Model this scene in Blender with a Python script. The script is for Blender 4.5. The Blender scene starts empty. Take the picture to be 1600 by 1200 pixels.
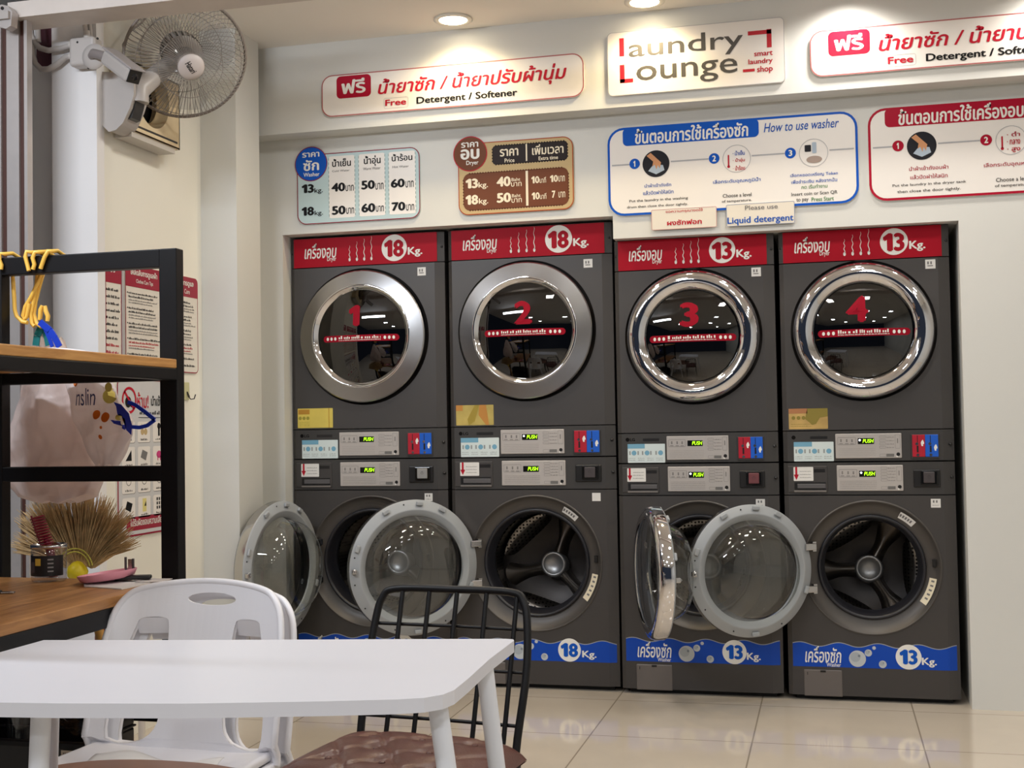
import bpy, bmesh, math, random
from mathutils import Vector, Matrix, noise
from mathutils.bvhtree import BVHTree
random.seed(7)
PI = math.pi
sc = bpy.context.scene
COL = sc.collection

# ------------------------------------------------------------------ camera
F = 1945.43
YAW, PIT, ROLL = .2483, .0315, -.0168
CAM = Vector((.1884, -5.3927, 1.1791))
_fw = Vector((-math.sin(YAW) * math.cos(PIT), math.cos(YAW) * math.cos(PIT), math.sin(PIT)))
_r = Vector((math.cos(YAW), math.sin(YAW), 0))
_u = _r.cross(_fw)
RV = _r * math.cos(ROLL) + _u * math.sin(ROLL)
UV = _u * math.cos(ROLL) - _r * math.sin(ROLL)
cd = bpy.data.cameras.new('camera')
cd.sensor_width = 36
cd.lens = F / 1600 * 36
cd.clip_start = .05
cam = bpy.data.objects.new('camera', cd)
COL.objects.link(cam)
cam.matrix_world = Matrix(((RV.x, UV.x, -_fw.x, CAM.x), (RV.y, UV.y, -_fw.y, CAM.y), (RV.z, UV.z, -_fw.z, CAM.z), (0, 0, 0, 1)))
sc.camera = cam

# ------------------------------------------------------------------ colour management, world, room lights
sc.view_settings.view_transform = 'Standard'
sc.view_settings.look = 'None'
sc.view_settings.exposure = -0.06
sc.view_settings.gamma = 1
sc.view_settings.use_curve_mapping = False
try:
    sc.cycles.max_bounces = 8
    sc.cycles.transparent_max_bounces = 24
    sc.cycles.use_denoising = True
    sc.cycles.caustics_reflective = False
    sc.cycles.caustics_refractive = False
    sc.cycles.sample_clamp_indirect = 4
except Exception:
    pass
w = bpy.data.worlds.new('night')
w.use_nodes = True
w.node_tree.nodes['Background'].inputs[0].default_value = (.10, .12, .17, 1)
w.node_tree.nodes['Background'].inputs[1].default_value = .25
sc.world = w
CEIL = 2.916


def area(name, loc, size, power, col, rot=(0, 0, 0), sy=None, spread=PI):
    l = bpy.data.lights.new(name, 'AREA')
    l.energy = power
    l.color = col
    l.size = size
    l.spread = spread
    if sy:
        l.shape = 'RECTANGLE'
        l.size_y = sy
    o = bpy.data.objects.new(name, l)
    COL.objects.link(o)
    o.location = loc
    o.rotation_euler = rot
    return o


NEUT = (1, .96, .90)
COOL = (.92, .96, 1)
# recessed square ceiling lights of the lounge, towards and behind the photographer
INT = (1, .965, .90)
for x, y, e, c, sp in ((-1.45, -1.05, 9, INT, 170), (.30, -1.05, 9, INT, 170), (2.0, -1.05, 5, INT, 170),
                       (-.8, -2.3, 5, NEUT, 150), (.55, -2.3, 6, NEUT, 160), (2.1, -2.3, 6, NEUT, 160),
                       (.7, -3.9, 6, COOL, 160), (2.1, -3.9, 7, COOL, 160),
                       (-1.9, -5.5, 30, COOL, 178), (.6, -5.5, 20, COOL, 178), (2.2, -5.5, 12, COOL, 178), (-1.2, -7.2, 30, COOL, 178), (1.6, -7.2, 20, COOL, 178)):
    area('ceiling_panel_light', (x, y, CEIL - .012), .24, e, c, spread=math.radians(sp))
# unseen fluorescent tube left of the seating, placed to brighten the jamb
area('jamb_tube_light', (-2.5, -3.4, 2.75), 1.2, 42, (.86, .92, 1), (math.radians(38), 0, 0), .12)


# ------------------------------------------------------------------ helpers
def at(px, py, ax, val):
    """point of the photograph on the plane axis=val"""
    d = _fw + RV * ((px - 800) / F) - UV * ((py - 600) / F)
    t = (val - CAM[ax]) / d[ax]
    return CAM + d * t


def lin(c):
    return tuple((x / 255 / 12.92) if x / 255 <= .04045 else ((x / 255 + .055) / 1.055) ** 2.4 for x in c)


def mat(name, rgb, rough=.5, metal=0., spec=.5, noise=0., nscale=8., bump=0., bscale=60., bdist=.004, emit=0., coat=0., alpha=1., trans=0.):
    if spec == .5 and ('ink' in name or 'print' in name):
        spec = .12
    m = bpy.data.materials.new(name)
    m.use_nodes = True
    nt = m.node_tree
    b = nt.nodes['Principled BSDF']
    c = lin(rgb)
    b.inputs['Base Color'].default_value = (*c, 1)
    b.inputs['Roughness'].default_value = rough
    b.inputs['Metallic'].default_value = metal
    b.inputs['Specular IOR Level'].default_value = spec
    b.inputs['Coat Weight'].default_value = coat
    b.inputs['Alpha'].default_value = alpha
    b.inputs['Transmission Weight'].default_value = trans
    if emit:
        b.inputs['Emission Color'].default_value = (*c, 1)
        b.inputs['Emission Strength'].default_value = emit
    tc = None
    if noise or bump:
        tc = nt.nodes.new('ShaderNodeTexCoord')
    if noise:
        n = nt.nodes.new('ShaderNodeTexNoise')
        n.inputs['Scale'].default_value = nscale
        n.inputs['Detail'].default_value = 5
        nt.links.new(tc.outputs['Object'], n.inputs['Vector'])
        r = nt.nodes.new('ShaderNodeValToRGB')
        r.color_ramp.elements[0].position = .3
        r.color_ramp.elements[1].position = .7
        r.color_ramp.elements[0].color = (*[x * (1 - noise) for x in c], 1)
        r.color_ramp.elements[1].color = (*[min(1, x * (1 + noise * .6)) for x in c], 1)
        nt.links.new(n.outputs['Fac'], r.inputs['Fac'])
        nt.links.new(r.outputs['Color'], b.inputs['Base Color'])
    if bump:
        n2 = nt.nodes.new('ShaderNodeTexNoise')
        n2.inputs['Scale'].default_value = bscale
        n2.inputs['Detail'].default_value = 4
        nt.links.new(tc.outputs['Object'], n2.inputs['Vector'])
        bp = nt.nodes.new('ShaderNodeBump')
        bp.inputs['Strength'].default_value = bump
        bp.inputs['Distance'].default_value = bdist
        nt.links.new(n2.outputs['Fac'], bp.inputs['Height'])
        nt.links.new(bp.outputs['Normal'], b.inputs['Normal'])
    return m


def wood(name, c1, c2, rough=.4, axis='Y', scale=6.):
    m = mat(name, c1, rough)
    nt = m.node_tree
    b = nt.nodes['Principled BSDF']
    tc = nt.nodes.new('ShaderNodeTexCoord')
    mp = nt.nodes.new('ShaderNodeMapping')
    mp.inputs['Scale'].default_value = (8, .9, 8) if axis == 'Y' else (.9, 8, 8)
    n = nt.nodes.new('ShaderNodeTexNoise')
    n.inputs['Scale'].default_value = scale
    n.inputs['Detail'].default_value = 7
    n.inputs['Distortion'].default_value = 1.2
    r = nt.nodes.new('ShaderNodeValToRGB')
    r.color_ramp.elements[0].position = .32
    r.color_ramp.elements[1].position = .68
    r.color_ramp.elements[0].color = (*lin(c2), 1)
    r.color_ramp.elements[1].color = (*lin(c1), 1)
    nt.links.new(tc.outputs['Object'], mp.inputs['Vector'])
    nt.links.new(mp.outputs['Vector'], n.inputs['Vector'])
    nt.links.new(n.outputs['Fac'], r.inputs['Fac'])
    nt.links.new(r.outputs['Color'], b.inputs['Base Color'])
    return m


def thin_glass(name, tint=(.93, .94, .92), ior=1.5, rough=.0, boost=1.0):
    m = bpy.data.materials.new(name)
    m.use_nodes = True
    nt = m.node_tree
    out = nt.nodes['Material Output']
    nt.nodes.remove(nt.nodes['Principled BSDF'])
    tr = nt.nodes.new('ShaderNodeBsdfTransparent')
    tr.inputs[0].default_value = (*tint, 1)
    gl = nt.nodes.new('ShaderNodeBsdfGlossy')
    gl.inputs[0].default_value = (boost, boost, boost, 1)
    gl.inputs['Roughness'].default_value = rough
    lw = nt.nodes.new('ShaderNodeLayerWeight')
    lw.inputs['Blend'].default_value = .5
    pw = nt.nodes.new('ShaderNodeMath')
    pw.operation = 'POWER'
    pw.inputs[1].default_value = 3.2
    nt.links.new(lw.outputs['Facing'], pw.inputs[0])
    fr = nt.nodes.new('ShaderNodeMath')
    fr.operation = 'MULTIPLY_ADD'
    r0 = ((ior - 1) / (ior + 1)) ** 2 * 1.6
    fr.inputs[1].default_value = .75
    fr.inputs[2].default_value = r0
    nt.links.new(pw.outputs[0], fr.inputs[0])
    mx = nt.nodes.new('ShaderNodeMixShader')
    nt.links.new(fr.outputs[0], mx.inputs[0])
    nt.links.new(tr.outputs[0], mx.inputs[1])
    nt.links.new(gl.outputs[0], mx.inputs[2])
    nt.links.new(mx.outputs[0], out.inputs[0])
    return m


class G:
    """collects geometry for ONE mesh object"""

    def __init__(s):
        s.v = []
        s.f = []
        s.m = []
        s.sm = []
        s.M = None
        s.mi = 0
        s.smooth = False

    def add(s, vs, fs, smooth=None):
        o = len(s.v)
        if s.M is not None:
            vs = [s.M @ Vector(p) for p in vs]
        s.v += [tuple(p) for p in vs]
        for f in fs:
            s.f.append([o + i for i in f])
            s.m.append(s.mi)
            s.sm.append(s.smooth if smooth is None else smooth)
        return s

    def box(s, x0, x1, y0, y1, z0, z1):
        vs = [(x0, y0, z0), (x1, y0, z0), (x1, y1, z0), (x0, y1, z0), (x0, y0, z1), (x1, y0, z1), (x1, y1, z1), (x0, y1, z1)]
        return s.add(vs, [(3, 2, 1, 0), (4, 5, 6, 7), (0, 1, 5, 4), (1, 2, 6, 5), (2, 3, 7, 6), (3, 0, 4, 7)], False)

    def rbox(s, x0, x1, y0, y1, z0, z1, r=.004, seg=2):
        bm = bmesh.new()
        bmesh.ops.create_cube(bm, size=1)
        for v in bm.verts:
            v.co = Vector(((x0 + x1) / 2 + v.co.x * (x1 - x0), (y0 + y1) / 2 + v.co.y * (y1 - y0), (z0 + z1) / 2 + v.co.z * (z1 - z0)))
        r = min(r, .49 * min(abs(x1 - x0), abs(y1 - y0), abs(z1 - z0)))
        bmesh.ops.bevel(bm, geom=bm.edges[:], offset=r, segments=seg, profile=.5, affect='EDGES')
        s.addbm(bm, False)
        bm.free()
        return s

    def addbm(s, bm, smooth=None):
        bm.verts.index_update()
        return s.add([v.co.copy() for v in bm.verts], [[v.index for v in f.verts] for f in bm.faces], smooth)

    def prism(s, pts, a0, a1, ax='z', smooth=False):
        """2D outline extruded; ax z: pts are x,y ; y: pts x,z ; x: pts y,z"""
        def P(p, a):
            return {'z': (p[0], p[1], a), 'y': (p[0], a, p[1]), 'x': (a, p[0], p[1])}[ax]
        n = len(pts)
        vs = [P(p, a0) for p in pts] + [P(p, a1) for p in pts]
        s.add(vs, [list(range(n))[::-1], list(range(n, 2 * n))], False)
        return s.add(vs, [(i, (i + 1) % n, n + (i + 1) % n, n + i) for i in range(n)], smooth)

    def lathe(s, prof, c=(0, 0, 0), ax='z', n=48, a0=0., a1=2 * PI, smooth=True):
        """prof: list of (radius, height)"""
        full = abs(a1 - a0 - 2 * PI) < 1e-6
        k = n if full else n + 1
        vs = []
        for (r, h) in prof:
            for i in range(k):
                a = a0 + (a1 - a0) * i / n
                x, y = r * math.cos(a), r * math.sin(a)
                p = {'z': (x, y, h), 'y': (x, h, y), 'x': (h, x, y)}[ax]
                vs.append((c[0] + p[0], c[1] + p[1], c[2] + p[2]))
        fs = []
        for j in range(len(prof) - 1):
            for i in range(n):
                i2 = (i + 1) % k
                fs.append((j * k + i, j * k + i2, (j + 1) * k + i2, (j + 1) * k + i))
        return s.add(vs, fs, smooth)

    def cyl(s, p0, p1, r0, r1=None, n=16, cap=True, smooth=True):
        return s.tube([p0, p1], [r0, r0 if r1 is None else r1], n, cap=cap, smooth=smooth)

    def tube(s, path, r, n=8, closed=False, cap=True, smooth=True):
        P = [Vector(p) for p in path]
        k = len(P)
        R = r if isinstance(r, (list, tuple)) else [r] * k
        T = []
        for i in range(k):
            a = P[(i - 1) % k] if (closed or i > 0) else P[i]
            b = P[(i + 1) % k] if (closed or i < k - 1) else P[i]
            t = (b - a)
            T.append(t.normalized() if t.length > 1e-9 else Vector((0, 0, 1)))
        ref = Vector((0, 0, 1)) if abs(T[0].z) < .9 else Vector((1, 0, 0))
        N = (ref - T[0] * ref.dot(T[0])).normalized()
        vs = []
        for i in range(k):
            N = (N - T[i] * N.dot(T[i]))
            N = N.normalized() if N.length > 1e-6 else T[i].orthogonal().normalized()
            B = T[i].cross(N)
            for j in range(n):
                a = 2 * PI * j / n
                vs.append(P[i] + (N * math.cos(a) + B * math.sin(a)) * R[i])
        fs = []
        for i in range(k if closed else k - 1):
            i2 = (i + 1) % k
            for j in range(n):
                fs.append((i * n + j, i * n + (j + 1) % n, i2 * n + (j + 1) % n, i2 * n + j))
        s.add(vs, fs, smooth)
        if cap and not closed:
            s.add(vs, [list(range(n))[::-1], [(k - 1) * n + j for j in range(n)]], False)
        return s

    def sphere(s, c, r, nu=16, nv=10, sc3=(1, 1, 1)):
        prof = [(max(1e-5, r * math.sin(PI * i / nv)), -r * math.cos(PI * i / nv)) for i in range(nv + 1)]
        o = len(s.v)
        M0 = s.M
        s.M = (M0 if M0 is not None else Matrix()) @ Matrix.Translation(c) @ Matrix.Diagonal((*sc3, 1))
        s.lathe(prof, n=nu)
        s.M = M0
        return s

    def grid(s, fn, nu, nv, smooth=True, thick=0):
        vs = [fn(i / nu, j / nv) for j in range(nv + 1) for i in range(nu + 1)]
        fs = [(j * (nu + 1) + i, j * (nu + 1) + i + 1, (j + 1) * (nu + 1) + i + 1, (j + 1) * (nu + 1) + i) for j in range(nv) for i in range(nu)]
        return s.add(vs, fs, smooth)

    def build(s, name, mats, parent=None, label=None, kind=None, loc=None, rot=None):
        me = bpy.data.meshes.new(name)
        me.from_pydata(s.v, [], s.f)
        if not isinstance(mats, (list, tuple)):
            mats = [mats]
        for mm in mats:
            me.materials.append(mm)
        me.polygons.foreach_set('material_index', s.m)
        me.polygons.foreach_set('use_smooth', s.sm)
        me.update()
        o = bpy.data.objects.new(name, me)
        COL.objects.link(o)
        if parent is not None:
            o.parent = parent
        if label:
            o['label'] = label
        if kind:
            o['kind'] = kind
        if loc is not None:
            o.location = loc
        if rot is not None:
            o.rotation_euler = rot
        return o


def fix_normals(o):
    bm = bmesh.new()
    bm.from_mesh(o.data)
    bmesh.ops.recalc_face_normals(bm, faces=bm.faces[:])
    bm.to_mesh(o.data)
    bm.free()
    return o


def mod(o, t, **k):
    m = o.modifiers.new(t.lower(), t)
    for a, b in k.items():
        setattr(m, a, b)
    return o


def thing(name, label, cat, loc=(0, 0, 0), rz=0., group=None):
    o = bpy.data.objects.new(name, None)
    o.empty_display_size = .05
    COL.objects.link(o)
    o.location = loc
    o.rotation_euler = (0, 0, rz)
    return tag(o, label, cat, group)


def tag(o, label, cat, group=None):
    o['label'] = label
    o['category'] = cat
    if group:
        o['group'] = group
    return o


def struct(o):
    o['kind'] = 'structure'
    return o


def arc(cx, cy, r, a0, a1, n=8):
    return [(cx + r * math.cos(a0 + (a1 - a0) * i / n), cy + r * math.sin(a0 + (a1 - a0) * i / n)) for i in range(n + 1)]


def rrect(x0, y0, x1, y1, r, n=6):
    r = min(r, (x1 - x0) / 2 - 1e-5, (y1 - y0) / 2 - 1e-5)
    return (arc(x1 - r, y1 - r, r, 0, PI / 2, n) + arc(x0 + r, y1 - r, r, PI / 2, PI, n)
            + arc(x0 + r, y0 + r, r, PI, 1.5 * PI, n) + arc(x1 - r, y0 + r, r, 1.5 * PI, 2 * PI, n))


# ---- lettering -----------------------------------------------------------------
_tc = {}


def glyphs(s, bold=0., shear=0., align='LEFT'):
    key = (s, bold, shear, align)
    if key in _tc:
        return _tc[key]
    c = bpy.data.curves.new('t', 'FONT')
    c.body = s
    c.shear = shear
    c.align_x = align
    c.resolution_u = 3
    c.size = 1
    o = bpy.data.objects.new('t', c)
    COL.objects.link(o)
    dg = bpy.context.evaluated_depsgraph_get()
    e = o.evaluated_get(dg)
    me = e.to_mesh()
    v0 = [(v.co.x, v.co.y) for v in me.vertices]
    f0 = [list(p.vertices) for p in me.polygons]
    e.to_mesh_clear()
    bpy.data.objects.remove(o)
    bpy.data.curves.remove(c)
    if s in ('1', '13', '18', '10'):            # numerals set with a flagged one
        one = [(.18, 0), (.33, 0), (.33, .68), (.20, .68), (.02, .56), (.02, .42), (.18, .50)]
        k = len(one)
        sh = 0.
        if len(s) > 1:
            q, qf, qb = glyphs(s[1])
            sh = .46 - qb[0]
            hs = .68 / qb[3]
        else:
            q, qf, hs = [], [], 1
        v0 = one + [(x + sh, y * hs) for x, y, _ in q]
        f0 = [list(range(k))] + [[k + i for i in f] for f in qf]
    vs, fs = [], []
    offs = [(0, 0, 0)] if not bold else [(-bold, 0, 0), (bold, 0, 1), (0, bold * .7, 2), (0, -bold * .7, 3)]
    for dx, dy, k in offs:
        b = len(vs)
        vs += [(x + dx, y + dy, k) for x, y in v0]
        fs += [[b + i for i in f] for f in f0]
    xs = [p[0] for p in vs] or [0, 1]
    ys = [p[1] for p in vs] or [0, 1]
    _tc[key] = (vs, fs, (min(xs), min(ys), max(xs), max(ys)))
    return _tc[key]


class Sheet:
    """a flat surface O + u*U + v*V, prints go on as thin parts, one per ink"""

    def __init__(s, O, U, V, N):
        s.O, s.U, s.V, s.N = Vector(O), Vector(U), Vector(V), Vector(N)
        s.inks = {}
        s.lay = 0.0004

    def g(s, ink):
        return s.inks.setdefault(ink, G())

    def p(s, u, v, h=0.):
        return s.O + s.U * u + s.V * v + s.N * h

    def uv(s, px, py):
        """photo pixel -> sheet coordinates"""
        d = _fw + RV * ((px - 800) / F) - UV * ((py - 600) / F)
        t = (s.O - CAM).dot(s.N) / d.dot(s.N)
        q = CAM + d * t - s.O
        return q.dot(s.U), q.dot(s.V)

    def poly(s, ink, pts, h=1):
        s.g(ink).add([s.p(a, b, h * s.lay) for a, b in pts], [list(range(len(pts)))], False)

    def ring(s, ink, outer, inner, h=1):
        n = len(outer)
        s.g(ink).add([s.p(a, b, h * s.lay) for a, b in outer + inner], [(i, (i + 1) % n, n + (i + 1) % n, n + i) for i in range(n)], False)

    def rect(s, ink, u0, v0, u1, v1, h=1, r=0):
        s.poly(ink, rrect(u0, v0, u1, v1, r) if r else [(u0, v0), (u1, v0), (u1, v1), (u0, v1)], h)

    def frame(s, ink, u0, v0, u1, v1, r, t, h=1):
        s.ring(ink, rrect(u0, v0, u1, v1, r), rrect(u0 + t, v0 + t, u1 - t, v1 - t, max(r - t, .0005)), h)

    def disc(s, ink, u, v, r, h=1, n=36, ry=None):
        ry = ry or r
        s.poly(ink, [(u + r * math.cos(2 * PI * i / n), v + ry * math.sin(2 * PI * i / n)) for i in range(n)], h)

    def circ(s, ink, u, v, r, t, h=1, n=36):
        s.ring(ink, arc(u, v, r, 0, 2 * PI * (n - 1) / n, n - 1), arc(u, v, r - t, 0, 2 * PI * (n - 1) / n, n - 1), h)

    def text(s, ink, t, u0, v0, u1, v1, h=3, bold=0., shear=0.):
        vs, fs, (a, b, c, d) = glyphs(t, bold, shear)
        if not fs:
            return
        sx, sy = (u1 - u0) / (c - a), (v1 - v0) / (d - b)
        s.g(ink).add([s.p(u0 + (x - a) * sx, v0 + (y - b) * sy, h * s.lay + k * .00002) for x, y, k in vs], fs, False)

    def line(s, ink, u0, v0, u1, v1, t, h=1):
        d = Vector((u1 - u0, v1 - v0))
        n = Vector((-d.y, d.x)).normalized() * t / 2
        s.poly(ink, [(u0 - n.x, v0 - n.y), (u1 - n.x, v1 - n.y), (u1 + n.x, v1 + n.y), (u0 + n.x, v0 + n.y)], h)

    def scribble(s, ink, u0, v0, u1, v1, h=2):
        """a line of print too small to read: a row of little word marks"""
        u = u0
        while u < u1:
            L = min(random.uniform(.8, 3.2) * (v1 - v0), u1 - u)
            k = max(1, int(L / (v1 - v0) / .55))
            for i in range(k):
                a = u + L * i / k
                hh = (v1 - v0) * random.choice((.6, .6, .8, 1))
                s.rect(ink, a, v0, a + L / k * .62, v0 + hh, h)
            u += L + (v1 - v0) * .35

    def flush(s, parent, names, own=None, name='printed_face'):
        """all inks become one printed part; OWN lifts some of them out as parts of their own {part: [inks]}"""
        own = dict(own or {})
        taken = {i for v in own.values() for i in v}
        rest = [i for i in s.inks if i not in taken]
        if rest:
            own[name] = rest
        for part, inks in own.items():
            g = G()
            ms = []
            for ink in inks:
                if ink not in s.inks:
                    continue
                q = s.inks[ink]
                g.mi = len(ms)
                ms.append(names[ink])
                g.add(q.v, q.f, False)
            if ms:
                g.build(part, ms, parent)
        s.inks = {}


def plate_hole(g, x0, x1, z0, z1, cx, cz, r, y, n=96, flip=False):
    """rectangular front plate in the xz plane with a round hole"""
    an = [2 * PI * i / n for i in range(n)]
    for (x, z) in ((x0, z0), (x1, z0), (x1, z1), (x0, z1)):
        an.append(math.atan2(z - cz, x - cx) % (2 * PI))
    an = sorted(set(round(a, 5) for a in an))
    ins, out = [], []
    for a in an:
        c, q = math.cos(a), math.sin(a)
        t = 1e9
        if c > 1e-9: t = min(t, (x1 - cx) / c)
        if c < -1e-9: t = min(t, (x0 - cx) / c)
        if q > 1e-9: t = min(t, (z1 - cz) / q)
        if q < -1e-9: t = min(t, (z0 - cz) / q)
        ins.append((cx + r * c, y, cz + r * q))
        out.append((cx + t * c, y, cz + t * q))
    k = len(an)
    fs = [(i, (i + 1) % k, k + (i + 1) % k, k + i) for i in range(k)]
    g.add(out + ins, fs, False)


# ------------------------------------------------------------------ materials
WALL = mat('wall_paint', (217, 217, 213), .65, noise=.02, nscale=1.5, bump=.06, bscale=40)
CREAM = mat('left_wall_paint', (238, 235, 224), .65, noise=.03, nscale=1.2, bump=.06, bscale=40)
CEILM = mat('ceiling_paint', (242, 237, 230), .8)
GREYW = mat('cool_wall_paint', (232, 230, 230), .6, noise=.03, nscale=2)
ALU = mat('aluminium_frame', (196, 190, 188), .35, metal=.5, noise=.04, nscale=20)
BROWNSEAL = mat('brown_seal', (74, 42, 34), .6)
WOODHEAD = mat('header_timber', (212, 203, 196), .5, noise=.05, nscale=12)
MAROON = mat('maroon_paint', (74, 22, 38), .5)
BODY = mat('machine_graphite', (72, 69, 68), .42, metal=.3, noise=.02, nscale=3)
BODYD = mat('machine_graphite_dark', (66, 64, 63), .45, metal=.3)
BLACKGAP = mat('black_gap', (14, 14, 15), .6)
SIDEM = mat('machine_side', (70, 68, 72), .5)
RED = mat('red_print', (172, 22, 50), .35)
REDINK = mat('red_ink', (186, 32, 52), .45)
DEEPRED = mat('maroon_ink', (140, 24, 50), .45)
BLUE = mat('blue_print', (24, 88, 190), .35)
BLUEINK = mat('blue_ink', (28, 86, 178), .45)
WHITE = mat('white_print', (236, 234, 228), .4)
WHITEB = mat('white_board', (238, 233, 228), .4)
BLACKINK = mat('black_ink', (28, 28, 30), .45)
GREYINK = mat('grey_ink', (120, 118, 118), .5)
LGREYINK = mat('light_grey_ink', (176, 176, 180), .5)
GREENINK = mat('green_ink', (70, 130, 70), .5)
SILVERP = mat('silver_panel', (190, 184, 180), .38, metal=.25)
LCD = mat('display_window', (16, 18, 18), .2)
GREENLED = mat('green_led', (170, 255, 20), .5, emit=2.2)
WHITELED = mat('white_led', (240, 246, 255), .5, emit=3.)
YELLOWLBL = mat('yellow_label', (222, 200, 96), .3, noise=.1, nscale=12)
GOLDLBL = mat('gold_label', (206, 172, 106), .3, noise=.3, nscale=9)
PALELBL = mat('pale_blue_label', (214, 226, 226), .4)
LBLBLUE = mat('label_blue_ink', (120, 170, 196), .5)
CHROME = mat('polished_chrome', (226, 226, 230), .04, metal=1)
STEEL = mat('steel', (196, 196, 198), .18, metal=1)
DRUM = mat('drum_steel', (150, 144, 138), .34, metal=1)
RUBBER = mat('rubber_gasket', (30, 30, 36), .4)
GREYPL = mat('grey_door_plastic', (160, 164, 168), .42)
CLEAR = thin_glass('clear_glass', (.95, .96, .94), 1.5)
SMOKE = thin_glass('smoked_glass', (.22, .22, .23), 1.6)
BLKPL = mat('black_plastic', (24, 23, 24), .35)
BLKMET = mat('black_powder_coat', (11, 10, 13), .45, spec=.3, noise=.1, nscale=30)
DESKW = wood('desk_wood', (190, 138, 84), (142, 94, 50), .38, 'Y', 5)
PLANKW = wood('plank_wood', (208, 156, 92), (176, 122, 66), .45, 'Y', 7)
WHITEPL = mat('white_plastic', (236, 235, 240), .28, spec=.5)
TABLEW = mat('white_laminate', (218, 218, 225), .35)
LEGW = mat('white_leg_paint', (222, 224, 230), .4)
LEATHER = mat('brown_leather', (98, 62, 54), .34, noise=.08, nscale=25, bump=.2, bscale=160)
STOOLM = mat('brown_stool_leather', (132, 96, 80), .5, noise=.1, nscale=15)
YELLOW = mat('yellow_plastic', (238, 192, 84), .4)
BRISTLE = mat('straw_bristle', (206, 174, 126), .8, noise=.3, nscale=40)
BAMBOO = mat('bamboo', (182, 136, 66), .5, noise=.25, nscale=20)
BRIGHTY = mat('bright_yellow', (240, 214, 40), .4)
PINK = mat('pink_plastic', (222, 150, 166), .35)
MAGENTA = mat('dark_red_plastic', (140, 24, 50), .35)
PAPER = mat('paper', (232, 230, 228), .7)
CARD = mat('cardboard_note', (206, 192, 172), .8)
REDMET = mat('extinguisher_red', (176, 22, 36), .3)
FANGREY = mat('fan_grey_plastic', (176, 170, 166), .4)
FANWIRE = mat('fan_wire', (150, 144, 138), .4, metal=.3)
FANBLADE = thin_glass('fan_blade_clear', (.78, .78, .80), 1.35, .15)
BEIGE = mat('beige_plastic', (226, 206, 168), .5, noise=.06, nscale=8)
PVC = mat('grey_conduit', (188, 182, 178), .4)
LAMPON = mat('lamp_lit', (255, 238, 205), .5, emit=14)
SKIN = mat('printed_skin_tone', (206, 150, 110), .5)
TAN = mat('tan_ink', (196, 172, 128), .45)
BROWNINK = mat('brown_ink', (112, 66, 44), .45)
PALEBLUE = mat('pale_blue_ink', (192, 214, 218), .45)
DKPHOTO = mat('printed_dark_drum', (40, 40, 46), .45)
PGREY = mat('printed_grey', (206, 206, 206), .5)
# ------------------------------------------------------------------ the setting
YW, YB = -.06, -.18          # front of the wall over the machines, front of the bulkhead
XR = .72                     # right edge of the machine recess


def tile_mat():
    m = mat('floor_tiles', (206, 194, 178), .07, noise=.05, nscale=3)
    nt = m.node_tree
    b = nt.nodes['Principled BSDF']
    col = b.inputs['Base Color'].links[0].from_socket
    tc = nt.nodes.new('ShaderNodeTexCoord')
    mp = nt.nodes.new('ShaderNodeMapping')
    mp.inputs['Location'].default_value = (.11, .74, 0)
    br = nt.nodes.new('ShaderNodeTexBrick')
    br.offset = 0
    br.inputs['Scale'].default_value = 1
    br.inputs['Mortar Size'].default_value = .003
    br.inputs['Brick Width'].default_value = .6
    br.inputs['Row Height'].default_value = .6
    br.inputs['Color1'].default_value = (1, 1, 1, 1)
    br.inputs['Color2'].default_value = (.95, .95, .95, 1)
    br.inputs['Mortar'].default_value = (.52, .5, .47, 1)
    mx = nt.nodes.new('ShaderNodeMix')
    mx.data_type = 'RGBA'
    mx.blend_type = 'MULTIPLY'
    mx.inputs[0].default_value = 1
    nt.links.new(tc.outputs['Object'], mp.inputs['Vector'])
    nt.links.new(mp.outputs['Vector'], br.inputs['Vector'])
    nt.links.new(col, mx.inputs[6])
    nt.links.new(br.outputs['Color'], mx.inputs[7])
    nt.links.new(mx.outputs[2], b.inputs['Base Color'])
    return m


FLOOR = tile_mat()
struct(G().box(-4.2, 3.3, -9, 1.2, -.1, 0).build('floor', FLOOR))
struct(G().box(-4.2, 3.3, -9, 1.2, CEIL, CEIL + .1).build('ceiling', CEILM))
for x0, x1, y0, z0, z1 in ((-2.75, -2.253, YW, 0, CEIL), (XR, 3.2, YW, 0, CEIL), (-2.253, -.699, YW, 2.072, CEIL), (-.699, XR, YW, 1.972, CEIL), (-2.253, XR, .88, 0, 1.97)):
    struct(G().box(x0, x1, y0, .9, z0, z1).build('wall_back', WALL))       # left, right, over the tall pair, over the lower pair, rear of the recess
struct(G().box(-2.75, 3.2, YB, YW - .0005, 2.515, CEIL).build('trim_1', WALL))        # bulkhead
struct(G().box(-2.44, -2.27, -.49, -.262, 0, CEIL).build('trim_2', WALL))             # corner column
struct(G().box(-2.75, -2.44, -1.25, -.062, 0, CEIL).build('wall_left', CREAM))
struct(G().box(3.2, 3.3, -9, YW, 0, CEIL).build('wall_right', WALL))
struct(G().box(-2.62, -2.43, -1.30, -1.251, 0, 2.80).build('trim_3', GREYW))          # jamb panel of the frontage
struct(G().box(-2.95, -2.621, -1.264, -1.2505, 0, 2.80).build('trim_4', GREYW))           # recessed strip beside it
p, q = at(57, 107, 1, -1.27), at(90, 24, 1, -1.27)
struct(G().box(p.x, q.x - .012, -1.27, -1.2645, p.z, q.z + .08).build('trim_5', MAROON))
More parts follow.
